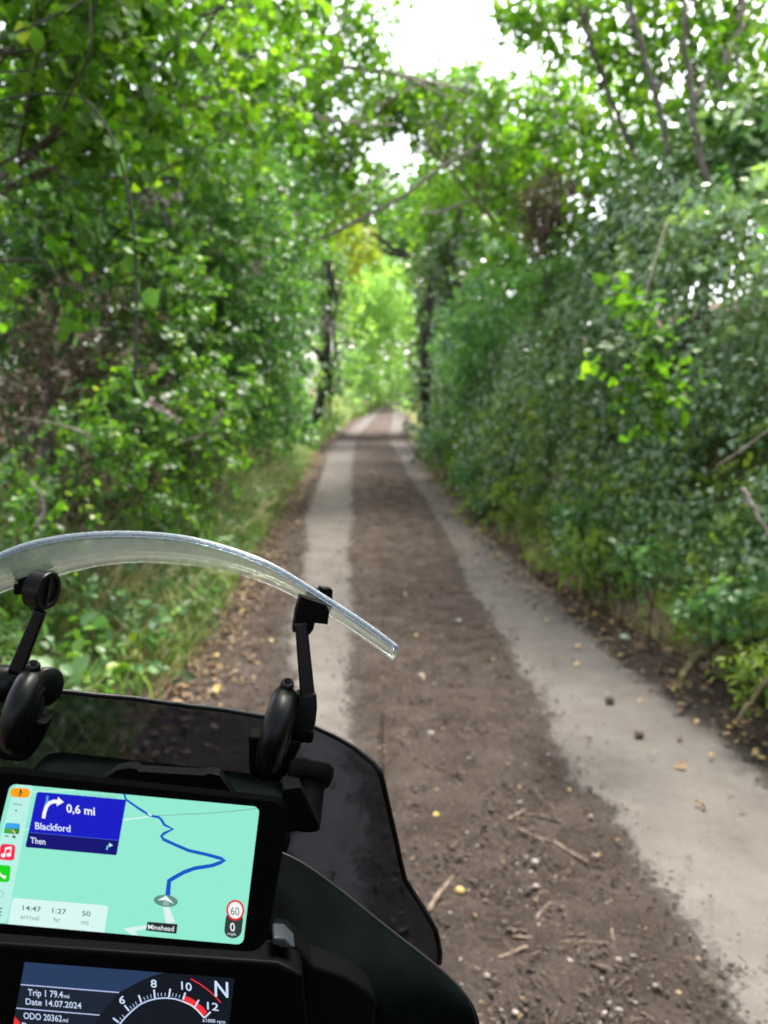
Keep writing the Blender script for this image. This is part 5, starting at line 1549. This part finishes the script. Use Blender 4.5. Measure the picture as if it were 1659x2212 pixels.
s.poly([zt(1158, 358), zt(1200, 374), zt(1240, 400), zt(1222, 432), zt(1190, 408), zt(1148, 388)], emit('F0323A'), T0 + .0002)
s.poly([zt(1246, 408), zt(1276, 430), zt(1302, 462), zt(1278, 492), zt(1252, 460), zt(1230, 436)], emit('F0323A'), T0 + .0002)
s.stroke([zt(1200, 254), zt(1260, 288), zt(1320, 334), zt(1360, 372), zt(1388, 404)], 2.4, emit('F0323A'), T0 + .0003)
s.build('red_zone', cl)
s = Screen(TFT)
for tx, a, b, h, bo in (('6', (750, 408), (786, 412), 17, .012), ('8', (948, 306), (986, 310), 16.5, .012), ('10', (1140, 320), (1206, 332), 17, .012), ('12', (1302, 446), (1374, 456), 16, .012),
                        ('N', (1350, 362), (1436, 372), 33, .012), ('x1000 rpm', (1272, 524), (1416, 536), 7.5, .008)):
    s.text(tx, zt(*a), zt(*b), h, emit('CFE2FC'), T0 + .0003, bo)
s.build('rev_numerals', cl)

# --- dash surround, fairing ---
mb = MB()
pts = [(588, 2026), (625, 2029), (641, 2044), (669, 2077), (679, 2086), (748, 2110), (794, 2140), (812, 2160), (816, 2176), (811, 2192), (811, 2330), (655, 2330), (655, 2175), (653, 2107), (607, 2053), (590, 2048)]
sur = mb
q = [on_surf(x, y, lambda a, b: .045 + .25 * (a - .1)) for x, y in pts]
mb.prism(q, BY * .03)
du = part(mb.build('dash_surround', M['black'], None, False, .004))
mb = MB()
q = [on_surf(x, y, lambda a, b: .030 + .2 * (a - .1)) for x, y in ((590, 2025), (616, 2027), (640, 2050), (607, 2050), (598, 2044), (589, 2044))]
mb.prism(q, BY * .02); fix(mb.build('trim_corner', M['grey'], None, False, .002), du)

edge = [(560, 1826), (610, 1845), (653, 1865), (735, 1924), (833, 2005), (934, 2081), (977, 2120), (1006, 2153), (1026, 2185), (1030, 2230), (1024, 2300)]
Ff = lambda a, b: .20 - 1.1 * max(a - .10, 0) ** 2 - .10 * a
E_ = np.array([on_surf(x, y, Ff) for x, y in edge])
inn = [(470, 1960), (500, 1990), (540, 2010), (600, 2045), (660, 2085), (720, 2118), (770, 2150), (800, 2180), (805, 2230), (800, 2290), (790, 2360)]
Fi = lambda a, b: .075 + .1 * a
I_ = np.array([on_surf(x, y, Fi) for x, y in inn])
tq = np.linspace(0, 1, 40); t = np.linspace(0, 1, len(E_))
def dens(A):
    q = np.stack([np.interp(tq, t, A[:, k]) for k in range(3)], 1)
    for _ in range(4): q[1:-1] = (q[:-2] + 2 * q[1:-1] + q[2:]) / 4
    return q
E_, I_ = dens(E_), dens(I_)
rows = []
for k in range(9):
    s_ = k / 8
    hump = BZ * .007 * math.sin(PI * s_) + BY * .006 * math.sin(PI * s_)
    rows.append(I_ + (E_ - I_) * s_ + hump * np.linspace(1, .8, 40)[:, None])
outd = BX * .004 + BY * .004
rows += [E_ + BX * .003 - BZ * .004, E_ + BX * .002 + BY * .012 - BZ * .016, E_ - BX * .008 + BY * .09 - BZ * .10, E_ - BX * .03 + BY * .16 - BZ * .24, E_ - BX * .07 + BY * .18 - BZ * .36]
def sheet(rows, flip=False):
    n = len(rows[0]); vs = [p for r in rows for p in r]; fs = []
    for i in range(len(rows) - 1):
        for k in range(n - 1):
            fs.append((i * n + k, i * n + k + 1, (i + 1) * n + k + 1, (i + 1) * n + k))
    return vs, fs
for mir in (False, True):
    rr = [[mirror(p) for p in r] for r in rows] if mir else rows
    v_, f_ = sheet(rr)
    fa = mesh_obj('fairing', v_, f_, M['paint'], None, True)
    sol = fa.modifiers.new('thickness', 'SOLIDIFY'); sol.thickness = .003; sol.offset = 0
    part(fa)
    ee = [mirror(p) for p in E_] if mir else list(E_)
    mb = MB(); mb.tube(ee, .0022, 8); fix(mb.build('lip', M['satin'], None, True), fa)
# front of the machine below the dash: headlamp nose, fork legs, wheel
mb = MB()
mb.prism([bike(*q) for q in ((-.13, .20, -.05), (.13, .20, -.05), (.10, .24, -.30), (-.10, .24, -.30))], BY * .16)
part(mb.build('nose_cowl', M['paint'], None, False, .02))
WZ = .33
wc = np.array([-.02, 1.22, 0.33])
wc = bike(0, .62, 0) * np.array([1, 1, 0]) + np.array([-.17, 0, .33])
mb = MB(); mb.lathe(wc, BX, [(-.05, .235), (-.055, .27), (-.045, .305), (-.02, .325), (0, .33), (.02, .325), (.045, .305), (.055, .27), (.05, .235)], 48)
fw = part(mb.build('front_wheel', M['rubber'], None, True))
mb = MB(); mb.lathe(wc, BX, [(-.056, .05), (-.056, .232), (.056, .232), (.056, .05)], 40); fix(mb.build('rim', M['steel'], None, False), fw)
for s_ in (-1, 1):
    mb = MB(); a_ = bike(s_ * .10, .06, -.14); b_ = wc + BX * s_ * .10
    mb.tube([a_, a_ + (b_ - a_) * .5, a_ + (b_ - a_) * .5, b_ - np.array([0, 0, .03])], [.026, .026, .021, .021], 16)
    part(mb.build('fork_leg', M['black'], None, True))
